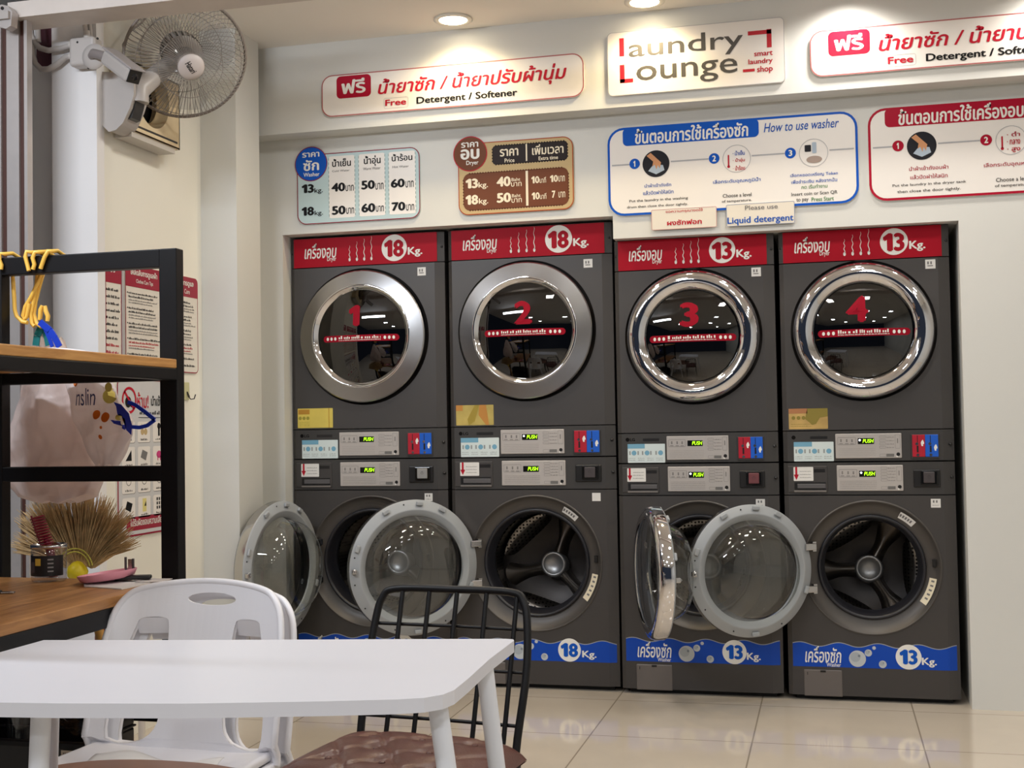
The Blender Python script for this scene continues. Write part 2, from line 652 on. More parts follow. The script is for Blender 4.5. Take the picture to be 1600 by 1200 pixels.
# aluminium shop-front frame and its header
g = G()
g.mi = 0
g.box(-2.648, -2.597, -1.53, -1.47, 0, 2.66)
g.box(-2.80, -2.671, -1.53, -1.47, 0, 2.66)
g.box(-2.576, -2.563, -1.53, -1.50, 0, 2.66)
g.mi = 1
g.box(-2.671, -2.648, -1.52, -1.48, 0, 2.66)
g.box(-2.597, -2.576, -1.52, -1.49, 0, 2.66)
struct(g.build('door_1', [ALU, BROWNSEAL]))
struct(G().box(-2.62, 3.2, -1.56, -1.42, 2.655, 2.712).build('trim_6', WOODHEAD))
struct(G().box(-4.2, -2.761, -1.53, -1.50, .1, 2.66).build('window_1', thin_glass('shop_glass', (.85, .88, .9), 1.5)))
# bracket at the head of the frame
t = thing('door_roller_bracket', 'grey metal roller bracket at the head of the shop-front frame, top left corner', 'bracket', (0, 0, 0))
g = G()
pts = [(-2.72, 2.56), (-2.65, 2.60), (-2.60, 2.66), (-2.60, 2.70), (-2.66, 2.73), (-2.80, 2.73), (-2.80, 2.58)]
pts = [(at(a, b, 1, -1.60).x, at(a, b, 1, -1.60).z) for a, b in ((0, 42), (9, 45), (17, 40), (19, 18), (12, 9), (3, 7), (-6, 9), (-6, 40))]
g.prism(pts, -1.60, -1.565, 'y')
g.build('housing', ALU, t)
p = at(4, 13, 1, -1.6)
G().cyl((p.x, -1.603, p.z), (p.x, -1.597, p.z), .006).build('screw', BLKPL, t)
p, q = at(0, 20, 1, -1.6), at(16, 30, 1, -1.6)
G().box(p.x - .02, q.x, -1.612, -1.60, q.z, p.z).build('roller', FANGREY, t)

# ------------------------------------------------------------------ recessed downlights
for i, (px, py) in enumerate(((708, 31), (1007, 3))):
    p = at(px, py, 2, CEIL - .004)
    t = thing('recessed_downlight', ('lit round ceiling downlight above the long free detergent sign' if i == 0 else 'lit round ceiling downlight cut by the top edge, above the shop name sign'),
              'ceiling light', (p.x, p.y, CEIL), 0, 'downlights over the bulkhead')
    G().lathe([(.062, -.001), (.082, -.001), (.084, -.006), (.066, -.010), (.060, -.006)], n=40).build('trim_ring', mat('downlight_ring', (232, 226, 214), .35), t)
    G().lathe([(0, -.007), (.06, -.007), (.06, -.003), (0, -.003)], n=32).build('lamp_disc', LAMPON, t)
for x, y, e in ((-1.328, -.33, 26), (-.507, -.32, 26), (.30, -.32, 22), (1.1, -.32, 22)):
    l = bpy.data.lights.new('downlight_beam', 'SPOT')
    l.energy = e
    l.color = (1, .78, .44) if x < 0 else (1, .93, .84)
    l.spot_size = math.radians(150)
    l.spot_blend = .8
    l.shadow_soft_size = .05
    o = bpy.data.objects.new('downlight_beam', l)
    COL.objects.link(o)
    o.location = (x, y, CEIL - .02)


# ------------------------------------------------------------------ signs
def cp(x0, y0, s):
    return lambda a, b: (x0 + a / s, y0 + b / s)


def wall_sign(name, label, cat, x0, z0, x1, z1, y, r, th=.012, board=WHITEB, group=None):
    """board on a wall facing -y; returns (object, sheet) with the sheet origin at the lower left corner"""
    g = G().prism([(a, b) for a, b in rrect(0, 0, x1 - x0, z1 - z0, r)], 0, th, 'y')
    o = g.build(name, board)
    fix_normals(o)
    o.location = (x0, y - th - .0005, z0)
    tag(o, label, cat, group)
    S = Sheet((x0, y - th - .0005, z0), (1, 0, 0), (0, 0, 1), (0, -1, 0))
    return o, S


def local(S, o):
    """prints are parented to the board: bring their coordinates to board space"""
    off = Vector(o.location)
    for g in S.inks.values():
        g.v = [(a - off.x, b - off.y, c - off.z) for a, b, c in g.v]


def ptxt(S, ink, t, cm, lb, rt, bold=0., shear=0., h=3):
    u0, v0 = S.uv(*cm(*lb))
    u1, v1 = S.uv(*cm(*rt))
    S.text(ink, t, u0, v0, u1, v1, h, bold, shear)


def free_sign(x0, label):
    W, H = 1.204, .189
    o, S = wall_sign('detergent_sign', label, 'sign', x0, 2.571, x0 + W, 2.571 + H, YB, .05, group='free detergent signs')
    base = S.O.copy()
    S.O = Vector((-1.994, base.y, base.z))          # lay out in the place of the fully visible sign
    cm = cp(380, 0, 2.909)
    S.frame('edge', 0, 0, W, H, .05, .005, 1)
    u0, v0 = S.uv(*cm(425, 450))
    u1, v1 = S.uv(*cm(580, 335))
    S.rect('red', u0, v0, u1, v1, 1, .02)
    ptxt(S, 'white', 'ฟรี', cm, (447, 430), (556, 352), .03)
    ptxt(S, 'redtext', 'น้ำยาซัก / น้ำยาปรับผ้านุ่ม', cm, (613, 450), (1470, 283), .022, .22)
    ptxt(S, 'redtext', 'Free', cm, (646, 483), (741, 446), .03)
    ptxt(S, 'black', 'Detergent / Softener', cm, (788, 482), (1246, 402), .03)
    u0, v0 = S.uv(*cm(640, 495))
    u1, v1 = S.uv(*cm(750, 438))
    S.frame('sticker', u0, v0, u1, v1, .008, .0012, 2)
    S.O = base
    d = Vector((-1.994, base.y, base.z))
    for g in S.inks.values():
        g.v = [(a - d.x, b - d.y, c - d.z) for a, b, c in g.v]
    S.flush(o, dict(edge=mat('sign_edge', (176, 96, 96), .5), red=RED, white=WHITE,
                    redtext=REDINK, black=BLACKINK, sticker=LGREYINK))
    return o


free_sign(-1.994, 'long white free detergent and softener sign on the bulkhead, under the left downlight')
free_sign(.151, 'long white free detergent sign cut by the right edge, beyond the shop name sign')

# shop name
o, S = wall_sign('shop_sign', 'square-cornered pale shop name sign with grey and red lettering between the two detergent signs', 'sign', -.686, 2.561, .050, 2.832, YB, .02, .014)
cm = cp(920, 0, 2.353)


def pbar(S, ink, cm, a, b, h=2):
    u0, v0 = S.uv(*cm(*a))
    u1, v1 = S.uv(*cm(*b))
    S.rect(ink, u0, v0, u1, v1, h)


pbar(S, 'red', cm, (113, 208), (129, 140))
ptxt(S, 'grey', 'aundry', cm, (147, 232), (566, 106), .006)
pbar(S, 'red', cm, (115, 305), (131, 238))
pbar(S, 'red', cm, (115, 306), (163, 288))
ptxt(S, 'grey', 'ounge', cm, (176, 322), (546, 212), .006)
pbar(S, 'red', cm, (585, 131), (671, 108))
pbar(S, 'red', cm, (655, 175), (671, 106))
pbar(S, 'red', cm, (567, 266), (610, 252))
ptxt(S, 'redtext', 'smart', cm, (608, 208), (676, 186), .02)
ptxt(S, 'redtext', 'laundry', cm, (587, 243), (676, 211), .02)
ptxt(S, 'redtext', 'shop', cm, (619, 273), (676, 239), .02)
S.frame('edge', 0, 0, .736, .271, .02, .0022, 1)
local(S, o)
S.flush(o, dict(red=mat('shop_red', (188, 28, 44), .4), redtext=REDINK, grey=mat('shop_grey', (92, 90, 88), .35, metal=.3),
                edge=LGREYINK))

# washer price sheet
o, S = wall_sign('washer_price_sign', 'pale blue washer price sign with blue round badge, above machine 1', 'sign', -2.173, 2.113, -1.575, 2.437, YW, .045, .008, PALEBLUE)
cm = cp(440, 200, 6.667)
S.frame('edge', 0, 0, .598, .324, .045, .004, 1)
Wc = .598 / (1435 - 165)
for a, b in ((500, 772), (812, 1082), (1120, 1392)):
    u0, u1 = (a - 165) * Wc, (b - 165) * Wc
    S.rect('white', u0, .022, u1, .308, 1, .01)
    for k in range(14):
        v = .03 + k * .02
        S.rect('dash', u0 - .001, v, u0 + .001, v + .011, 2)
        S.rect('dash', u1 - .001, v, u1 + .001, v + .011, 2)
c = S.uv(*cm(308, 375))
S.disc('badgeedge', c[0], c[1], .0805, 4)
S.disc('badge', c[0], c[1], .077, 5)
ptxt(S, 'white2', 'ราคา', cm, (217, 312), (396, 248), .03, 0, 7)
ptxt(S, 'white2', 'ซัก', cm, (228, 452), (392, 325), .03, 0, 7)
ptxt(S, 'white2', 'Washer', cm, (230, 512), (397, 458), .02, 0, 7)
for (t1, e1), (a, b), (c1, d1) in ((('น้ำเย็น', 'Cold Water'), ((528, 408), (722, 310)), ((527, 462), (710, 428))),
                                   (('น้ำอุ่น', 'Warm Water'), ((858, 404), (1032, 280)), ((850, 442), (1030, 400))),
                                   (('น้ำร้อน', 'Hot Water'), ((1148, 350), (1362, 258)), ((1156, 420), (1326, 384)))):
    ptxt(S, 'black', t1, cm, a, b, .025)
    ptxt(S, 'grey', e1, cm, c1, d1, .012)
for t1, k1, a, b, c1, d1 in (('13', 'kg.', (212, 682), (337, 582), (343, 690), (430, 622)), ('18', 'kg.', (212, 918), (338, 818), (345, 922), (432, 858)),
                             ('40', 'บาท', (520, 668), (663, 565), (668, 660), (752, 590)), ('50', 'บาท', (524, 908), (668, 806), (674, 896), (756, 826)),
                             ('50', 'บาท', (830, 644), (973, 540), (978, 644), (1062, 568)), ('60', 'บาท', (832, 884), (977, 780), (984, 874), (1066, 806)),
                             ('60', 'บาท', (1138, 626), (1284, 524), (1292, 622), (1376, 546)), ('70', 'บาท', (1146, 868), (1290, 766), (1298, 862), (1382, 790))):
    ptxt(S, 'black', t1, cm, a, b, .05)
    ptxt(S, 'black', k1, cm, c1, d1, .015)
local(S, o)
S.flush(o, dict(edge=DEEPRED, white=WHITEB, dash=mat('teal_ink', (90, 130, 130), .5), badgeedge=DEEPRED, badge=BLUE,
                white2=WHITE, black=BLACKINK, grey=GREYINK), dict(round_badge=['badgeedge', 'badge', 'white2']))

# dryer price sheet
o, S = wall_sign('dryer_price_sign', 'tan and brown dryer price sign with brown round badge, above machine 2', 'sign', -1.394, 2.112, -.868, 2.434, YW, .045, .008, TAN)
cm = cp(680, 200, 6.667)
S.frame('edge', 0, 0, .526, .322, .045, .004, 1)
Wc = .526 / (1430 - 243)


def uvr(S, cm, lb, rt):
    return (*S.uv(*cm(*lb)), *S.uv(*cm(*rt)))


def scallop(S, ink, u0, v0, u1, v1, r, h):
    base = rrect(u0, v0, u1, v1, r, 8)
    S.poly(ink, base, h)
    n = int((u1 - u0 - 2 * r) / .012)
    for k in range(n + 1):
        u = u0 + r + (u1 - u0 - 2 * r) * k / n
        S.disc(ink, u, v0, .0035, h, 8)
        S.disc(ink, u, v1, .0035, h, 8)
    n = int((v1 - v0 - 2 * r) / .012)
    for k in range(n + 1):
        v = v0 + r + (v1 - v0 - 2 * r) * k / max(n, 1)
        S.disc(ink, u0, v, .0035, h, 8)
        S.disc(ink, u1, v, .0035, h, 8)


q = uvr(S, cm, (598, 385), (1376, 130))
scallop(S, 'dark', q[0], q[1], q[2], q[3] , .016, 1)
q = uvr(S, cm, (298, 865), (1386, 405))
scallop(S, 'brown', q[0], q[1], q[2], q[3], .03, 1)
c = S.uv(*cm(365, 270))
S.disc('badgeedge', c[0], c[1], .079, 4)
S.disc('badge', c[0], c[1], .075, 5)
ptxt(S, 'white2', 'ราคา', cm, (272, 210), (450, 142), .03, 0, 7)
ptxt(S, 'white2', 'อบ', cm, (266, 335), (462, 212), .04, 0, 7)
ptxt(S, 'white2', 'Dryer', cm, (326, 402), (452, 335), .02, 0, 7)
ptxt(S, 'cream', 'ราคา', cm, (674, 300), (866, 208), .03)
ptxt(S, 'cream', 'Price', cm, (724, 362), (826, 312), .02)
ptxt(S, 'cream', 'เพิ่มเวลา', cm, (1010, 284), (1336, 150), .025)
ptxt(S, 'cream', 'Extra time', cm, (1078, 338), (1280, 284), .02)
for q in ((945, 345, 957, 165), (948, 810, 966, 445)):
    a = uvr(S, cm, (q[0], q[1]), (q[2], q[3]))
    S.rect('cream', *a, 3)
for t1, a, b, bo in (('13', (320, 634), (446, 524), .05), ('kg.', (452, 640), (550, 560), .02), ('40', (640, 616), (786, 500), .05), ('18', (320, 804), (448, 694), .05), ('kg.', (456, 808), (553, 728), .02),
                     ('50', (642, 782), (790, 670), .05), ('10', (1004, 580), (1084, 500), .04), ('10', (1198, 566), (1278, 488), .04), ('10', (1008, 748), (1088, 668), .04), ('7', (1216, 730), (1252, 652), .04)):
    ptxt(S, 'cream', t1, cm, a, b, bo)
for t1, a, b in (('บาท', (792, 612), (900, 560)), ('Baht', (796, 556), (886, 516)), ('บาท', (796, 780), (902, 728)), ('Baht', (800, 724), (890, 684)),
                 ('นาที', (1088, 574), (1154, 508)), ('บาท', (1284, 560), (1350, 494)), ('นาที', (1092, 742), (1158, 676)), ('บาท', (1286, 726), (1354, 660))):
    ptxt(S, 'cream', t1, cm, a, b, .01)
local(S, o)
S.flush(o, dict(edge=mat('rust_ink', (168, 72, 44), .5), dark=mat('dark_brown_ink', (44, 36, 36), .45), brown=BROWNINK, badgeedge=REDINK, badge=BROWNINK,
                white2=WHITE, cream=mat('cream_ink', (240, 228, 204), .45)), dict(round_badge=['badgeedge', 'badge', 'white2']))


# how-to signs
def howto(x0, main, bar, label, title, title2, steps, ink2, lines):
    W, H = 1.049, .384
    o, S = wall_sign('instruction_sign', label, 'sign', x0, 2.068, x0 + W, 2.068 + H, YW, .07, .008, WHITEB, 'how-to signs')
    base = S.O.copy()
    S.O = Vector((-.715, base.y, base.z))
    cm = cp(930, 160, 3.81)
    S.frame('edge', 0, 0, W, H, .07, .010, 1)
    if title2:
        a = uvr(S, cm, (165, 262), (972, 93))
    else:
        a = uvr(S, cm, (165, 262), (1440, 60))
    S.rect('bar', a[0], a[1], a[2], H - .004, 2, .02)
    ptxt(S, 'title', title, cm, (238, 250), (910, 108), .03, .05, 4)
    if title2:
        ptxt(S, 'ink', title2, cm, (1004, 180), (1450, 92), .006, .25, 4)
    yb = lambda x: 377 - (x - 100) * .0715
    for xa, xb in ((100, 205), (450, 675), (932, 1128), (1394, 1540)):
        u0, v0 = S.uv(*cm(xa, yb(xa)))
        u1, v1 = S.uv(*cm(xb, yb(xb)))
        S.rect('line', u0, v0 - .003, u1, v0 + .003, 2)
    for k, (cx, cy, bx, by) in enumerate(((362, 365, 235, 366), (842, 335, 708, 334), (1300, 300, 1162, 302))):
        u, v = S.uv(*cm(bx, by))
        S.disc('badge', u, v, .0225, 3)
        S.text('title', str(k + 1), u - (.005 if k == 0 else .008), v - .013, u + (.003 if k == 0 else .008), v + .013, 5, .04)
        u, v = S.uv(*cm(cx, cy))
        if k == 0:
            S.disc('photo', u, v, .058, 3)
            S.poly('cloth', [(u - .034, v - .03), (u - .01, v - .002), (u + .03, v - .008), (u + .036, v - .03), (u, v - .046)], 4)
            S.poly('skin', [(u - .04, v + .036), (u - .022, v + .048), (u + .004, v + .022), (u + .022, v + .004), (u + .016, v - .022), (u + .008, v - .006), (u + .002, v - .026), (u - .006, v - .004), (u - .016, v - .012), (u - .012, v + .01)], 5)
        elif k == 1:
            S.circ('rim', u, v, .059, .0022, 3)
            S.rect('red', u - .037, v - .03, u - .031, v + .018, 4, .002)
            S.disc('red', u - .034, v - .032, .006, 4, 12)
            for j, tt in enumerate(lines):
                S.text('ink' if j == 0 else 'red', tt, u - .016, v + .014 - j * .032, u + .034, v + .034 - j * .032, 4, .02)
        else:
            S.circ('rim', u, v, .059, .0022, 3)
            S.rect('photo', u - .036, v + .006, u - .010, v + .034, 4, .004)
            S.rect('cloth', u - .006, v - .002, u + .012, v + .044, 4, .004)
            S.disc('coin', u + .002, v - .028, .032, 4, 24, .015)
    for t1, ik, a, b in steps:
        ptxt(S, ik, t1, cm, a, b, .012, 0, 3)
    S.O = base
    d = Vector((-.715, base.y, base.z))
    for g in S.inks.values():
        g.v = [(a - d.x, b - d.y, c - d.z) for a, b, c in g.v]
    S.flush(o, dict(edge=main, bar=bar, title=WHITE, ink=ink2, line=LGREYINK, badge=bar, photo=DKPHOTO,
                    cloth=mat('printed_cloth', (176, 190, 205), .5), skin=SKIN, rim=LGREYINK, red=REDINK, coin=mat('printed_coin', (168, 150, 140), .5),
                    black=mat('soft_black_ink', (70, 68, 66), .5), green=GREENINK))


howto(-.715, BLUE, BLUE, 'blue-bordered washer instruction sign with three numbered picture steps', 'ขั้นตอนการใช้เครื่องซัก', 'How to use washer',
      [('นำผ้าเข้าถังซัก', 'ink', (294, 508), (452, 476)), ('แล้วปิดฝาให้สนิท', 'ink', (286, 552), (466, 516)), ('Put the laundry in the washing', 'black', (204, 600), (552, 560)),
       ('drum then close the door tightly.', 'black', (190, 636), (552, 596)), ('เลือกระดับอุณหภูมิน้ำ', 'ink', (702, 492), (984, 444)), ('Choose a level', 'black', (760, 568), (930, 536)),
       ('of temperature.', 'black', (754, 602), (932, 572)), ('เลือกหยอดเหรียญ Token', 'ink', (1162, 450), (1444, 408)), ('เพื่อชำระเงิน หลังจากนั้น', 'ink', (1168, 486), (1440, 446)),
       ('กด เริ่มทำงาน', 'green', (1228, 516), (1382, 482)), ('Insert coin or Scan QR', 'black', (1168, 562), (1442, 522)), ('to pay', 'black', (1198, 598), (1270, 568)), ('Press Start', 'green', (1288, 590), (1420, 558))],
      BLUEINK, ('· น้ำเย็น', '· น้ำอุ่น', '· น้ำร้อน'))
howto(.375, RED, RED, 'red-bordered dryer instruction sign with numbered picture steps, cut by the right edge', 'ขั้นตอนการใช้เครื่องอบ', None,
      [('นำผ้าเข้าถังอบผ้า', 'ink', (294, 508), (504, 470)), ('แล้วปิดฝาให้สนิท', 'ink', (300, 556), (500, 518)), ('Put the laundry in the dryer tank', 'black', (204, 602), (600, 560)),
       ('then close the door tightly.', 'black', (230, 638), (570, 598)), ('เลือกระดับอุณหภูมิอบ', 'ink', (696, 496), (1000, 446)), ('Choose a level', 'black', (760, 572), (944, 538)),
       ('of temperature.', 'black', (754, 606), (948, 574)), ('เลือกหยอดเหรียญ Token', 'ink', (1130, 450), (1444, 408)), ('เพื่อชำระเงิน หลังจากนั้น', 'ink', (1138, 486), (1440, 446)),
       ('Insert coin or Scan QR', 'black', (1150, 562), (1442, 522)), ('to pay Press Start', 'black', (1178, 598), (1420, 562))],
      mat('crimson_ink', (168, 40, 60), .5), ('· ต่ำ', '· กลาง', '· สูง'))

# two stickers overlapping the washer sign
cm = cp(930, 160, 3.81)
for nm, lb, rt, lab, ink, rim in (('powder_notice', (336, 762), (722, 618), 'small notice with red lettering, left of the two under the washer instruction sign', REDINK, mat('pink_edge', (200, 150, 150), .5)),
                                  ('liquid_detergent_notice', (782, 740), (1186, 586), 'small notice with blue liquid detergent lettering, right of the two under the washer instruction sign', BLUEINK, mat('grey_blue_edge', (140, 150, 175), .5))):
    y = YW - .0095
    p, q = at(*cm(*lb), 1, y - .003), at(*cm(*rt), 1, y - .003)
    o, S = wall_sign(nm, lab, 'notice', p.x, p.z, q.x, q.z, y, .006, .003, mat('notice_card', (230, 222, 208), .4))
    S.frame('edge', 0, 0, q.x - p.x, q.z - p.z, .006, .0022, 1)
    if nm[0] == 'p':
        ptxt(S, 'ink', 'ขอความกรุณางดใช้', cm, (420, 664), (640, 628), .012)
        ptxt(S, 'ink', 'ผงซักฟอก', cm, (428, 734), (634, 690), .03)
    else:
        ptxt(S, 'soft', 'Please use', cm, (892, 642), (1086, 604), .008)
        ptxt(S, 'ink', 'Liquid detergent', cm, (788, 736), (1180, 664), .02)
    local(S, o)
    S.flush(o, dict(edge=rim, ink=ink, soft=GREYINK))


# ------------------------------------------------------------------ washers and dryers
def brushed():
    m = mat('brushed_ring_steel', (178, 178, 180), .26, metal=1)
    nt = m.node_tree
    b = nt.nodes['Principled BSDF']
    b.inputs['Anisotropic'].default_value = .85
    tg = nt.nodes.new('ShaderNodeTangent')
    tg.direction_type = 'RADIAL'
    tg.axis = 'Y'
    nt.links.new(tg.outputs[0], b.inputs['Tangent'])
    return m


def perforated(name, rgb, scale=62.):
    m = mat(name, rgb, .32, metal=1)
    nt = m.node_tree
    b = nt.nodes['Principled BSDF']
    tc = nt.nodes.new('ShaderNodeTexCoord')
    v = nt.nodes.new('ShaderNodeTexVoronoi')
    v.inputs['Scale'].default_value = scale
    v.inputs['Randomness'].default_value = .15
    r = nt.nodes.new('ShaderNodeValToRGB')
    r.color_ramp.elements[0].position = .25
    r.color_ramp.elements[1].position = .38
    r.color_ramp.elements[0].color = (.006, .006, .007, 1)
    r.color_ramp.elements[1].color = (*lin(rgb), 1)
    nt.links.new(tc.outputs['Object'], v.inputs['Vector'])
    nt.links.new(v.outputs['Distance'], r.inputs['Fac'])
    nt.links.new(r.outputs['Color'], b.inputs['Base Color'])
    return m


BRUSH = brushed()
PERF = perforated('perforated_steel', (150, 146, 142))
DRUMB = mat('drum_back_steel', (72, 69, 68), .45, metal=.9)
DARKIN = mat('dark_drum_interior', (46, 45, 46), .5, metal=.6)
RED2 = mat('number_red', (150, 16, 38), .6, spec=.1)
STICK = mat('sticker_white', (228, 226, 222), .45)
STICK2 = mat('sticker_cream', (226, 216, 190), .45)
BTN_GREY = mat('button_grey', (150, 148, 146), .4)
BTN_RED = mat('button_dull_red', (112, 62, 66), .4)
BTN_DARK = mat('button_dark', (70, 64, 66), .4)
COINRED = mat('coin_red', (176, 26, 48), .35)
COINBLUE = mat('coin_blue', (24, 92, 200), .35)
PANELINK = mat('panel_ink', (134, 130, 128), .5)
BANDRED = mat('band_red', (168, 14, 36), .5, spec=.15)

SPEC = {'A': dict(W=.7545, D=.80, top=2.0604, band=1.9217, body=1.1651, mid=1.0259, wp=.8830, dc=(.361, 1.592), dr=.305, wc=(.385, .556), wr=.30, b0=.126, b1=.210),
        'B': dict(W=.686, D=.76, top=1.97, band=1.836, body=1.1263, mid=.9939, wp=.8558, dc=(.337, 1.541), dr=.283, wc=(.347, .555), wr=.277, b0=.140, b1=.232)}


def shell(g, W, D, z0, z1, y=0., ch=.012):
    """cabinet without its front plate: slanted front edges, sides, back, top and bottom"""
    a, b = .018, .045
    g.prism([(a, y), (0, y + ch), (0, D), (W, D), (W, y + ch), (W - b, y), (W - b, y + .004), (W - .004, y + ch + .004), (W - .004, D - .004), (.004, D - .004), (.004, y + ch + .004), (a, y + .004)], z0, z1, 'z')
    for z in (z0, z1 - .004):
        g.box(.004, W - .004, y + ch, D - .004, z, z + .004)
    return a, W - b


def fascia_sheet(g, W, z0, z1):
    g.prism([(.018, .001), (0, .013), (0, .30), (W, .30), (W, .013), (W - .045, .001)], z0 + .002, z1 - .002, 'z')
    S = Sheet((0, .001, 0), (1, 0, 0), (0, 0, 1), (0, -1, 0))
    return S


def control_print(S, f, kind):
    """printing on the silver panel; F maps the measured layout to the fascia"""
    def bx(ink, lb, rt, h=2, r=0):
        u0, v0 = f(*lb)
        u1, v1 = f(*rt)
        S.rect(ink, u0, v0, u1, v1, h, r)

    def fr(ink, lb, rt, t=.0012, h=2):
        u0, v0 = f(*lb)
        u1, v1 = f(*rt)
        S.frame(ink, u0, v0, u1, v1, .003, t, h)
    fr('ink', (545, 420), (692, 352))
    for x in (573, 620, 663):
        bx('ink', (x - 6, 395), (x + 6, 370))
        bx('ink', (x - 14, 412), (x + 14, 406))
    for k in range(5):
        u0, v0 = f(553, 515 - k * 15)
        u1, v1 = f(850, 506 - k * 15)
        S.scribble('ink', u0, v0, u1, v1, 2)
    n = 4 if kind == 'd' else 5
    for k in range(n):
        y = 446 - k * 29 if kind == 'd' else 450 - k * 25
        fr('ink', (884, y), (936, y - 20), .0009)
        u0, v0 = f(942, y - 4)
        u1, v1 = f(1003, y - 14)
        S.scribble('ink', u0, v0, u1, v1, 2)
    fr('ink', (1010, 445), (1050, 326), .0009)
    bx('ink', (1026, 400), (1034, 360))
    fr('ink', (885, 517), (935, 492), .0009)
    bx('grey', (938, 516), (1000, 490))
    u, v = f(1033, 494)
    S.disc('knob', u, v, .0075, 3, 20)
    u, v = f(1024, 512)
    S.disc('white', u, v, .004, 2, 12)


def label_print(S, f, kind, lb, rt):
    u0, v0 = f(*lb)
    u1, v1 = f(*rt)
    w, h = u1 - u0, v1 - v0
    S.rect('base', u0, v0, u1, v1, 2, .003)
    if kind == 'yellow':
        S.rect('b', u0 + .02 * w, v0 + .7 * h, u0 + .34 * w, v0 + .94 * h, 3)
        for k in range(3):
            S.disc('c', u0 + w * (.07 + .11 * k), v0 + h * .5, h * .09, 3, 12)
        for k in range(3):
            S.scribble('c', u0 + .05 * w, v0 + h * (.1 + .09 * k), u0 + .34 * w, v0 + h * (.14 + .09 * k), 3)
        S.rect('b', u0 + w * .88, v0, u0 + w * .90, v1, 3)
    elif kind == 'gold':
        S.rect('b', u0, v0 + .76 * h, u0 + .48 * w, v1, 3)
        S.poly('c', [(u0 + .48 * w, v1), (u0 + .42 * w, v0 + .5 * h), (u0 + .6 * w, v0 + .2 * h), (u0 + .7 * w, v0 + .25 * h), (u0 + .8 * w, v0 + .55 * h), (u1, v0 + .6 * h), (u1, v1)], 3)
        for k in range(3):
            S.disc('c', u0 + w * (.12 + .13 * k), v0 + h * .55, h * .09, 4, 12)
        for k in range(2):
            S.scribble('c', u0 + .05 * w, v0 + h * (.12 + .1 * k), u0 + .6 * w, v0 + h * (.16 + .1 * k), 3)
    elif kind == 'gold2':
        S.poly('c', [(u0 + .5 * w, v1), (u0 + .3 * w, v0 + .3 * h), (u0 + .34 * w, v0), (u0 + .5 * w, v0 + .2 * h), (u0 + .62 * w, v1)], 3)
        S.poly('b', [(u0 + .62 * w, v1), (u0 + .6 * w, v0 + .5 * h), (u0 + .8 * w, v0), (u0 + .88 * w, v0), (u0 + .8 * w, v1)], 3)
        S.rect('b', u0, v0 + .72 * h, u0 + .18 * w, v1, 3)
    elif kind == 'pale':
        S.rect('b', u0, v0 + .76 * h, u0 + .46 * w, v1, 3)
        for k, x in enumerate((.06, .17, .28, .40, .52, .62, .76, .88)):
            if k % 3 == 1:
                S.disc('b', u0 + w * x, v0 + h * .52, h * .13, 3, 16)
            else:
                S.rect('c', u0 + w * (x - .02), v0 + h * .42, u0 + w * (x + .02), v0 + h * .62, 3)
        for k in range(4):
            for j in range(2):
                S.scribble('c', u0 + w * (.03 + .245 * k), v0 + h * (.12 + .1 * j), u0 + w * (.21 + .245 * k), v0 + h * (.17 + .1 * j), 3)
    elif kind == 'arrow':
        a = u0 + w * .14
        S.rect('b', a - .05 * w, v0 + .42 * h, a + .05 * w, v1, 3)
        S.poly('b', [(a - .13 * w, v0 + .46 * h), (a, v0 + .06 * h), (a + .13 * w, v0 + .46 * h)], 3)
        for k in range(3):
            S.scribble('c', u0 + .32 * w, v0 + h * (.22 + .22 * k), u0 + .9 * w, v0 + h * (.28 + .22 * k), 3)


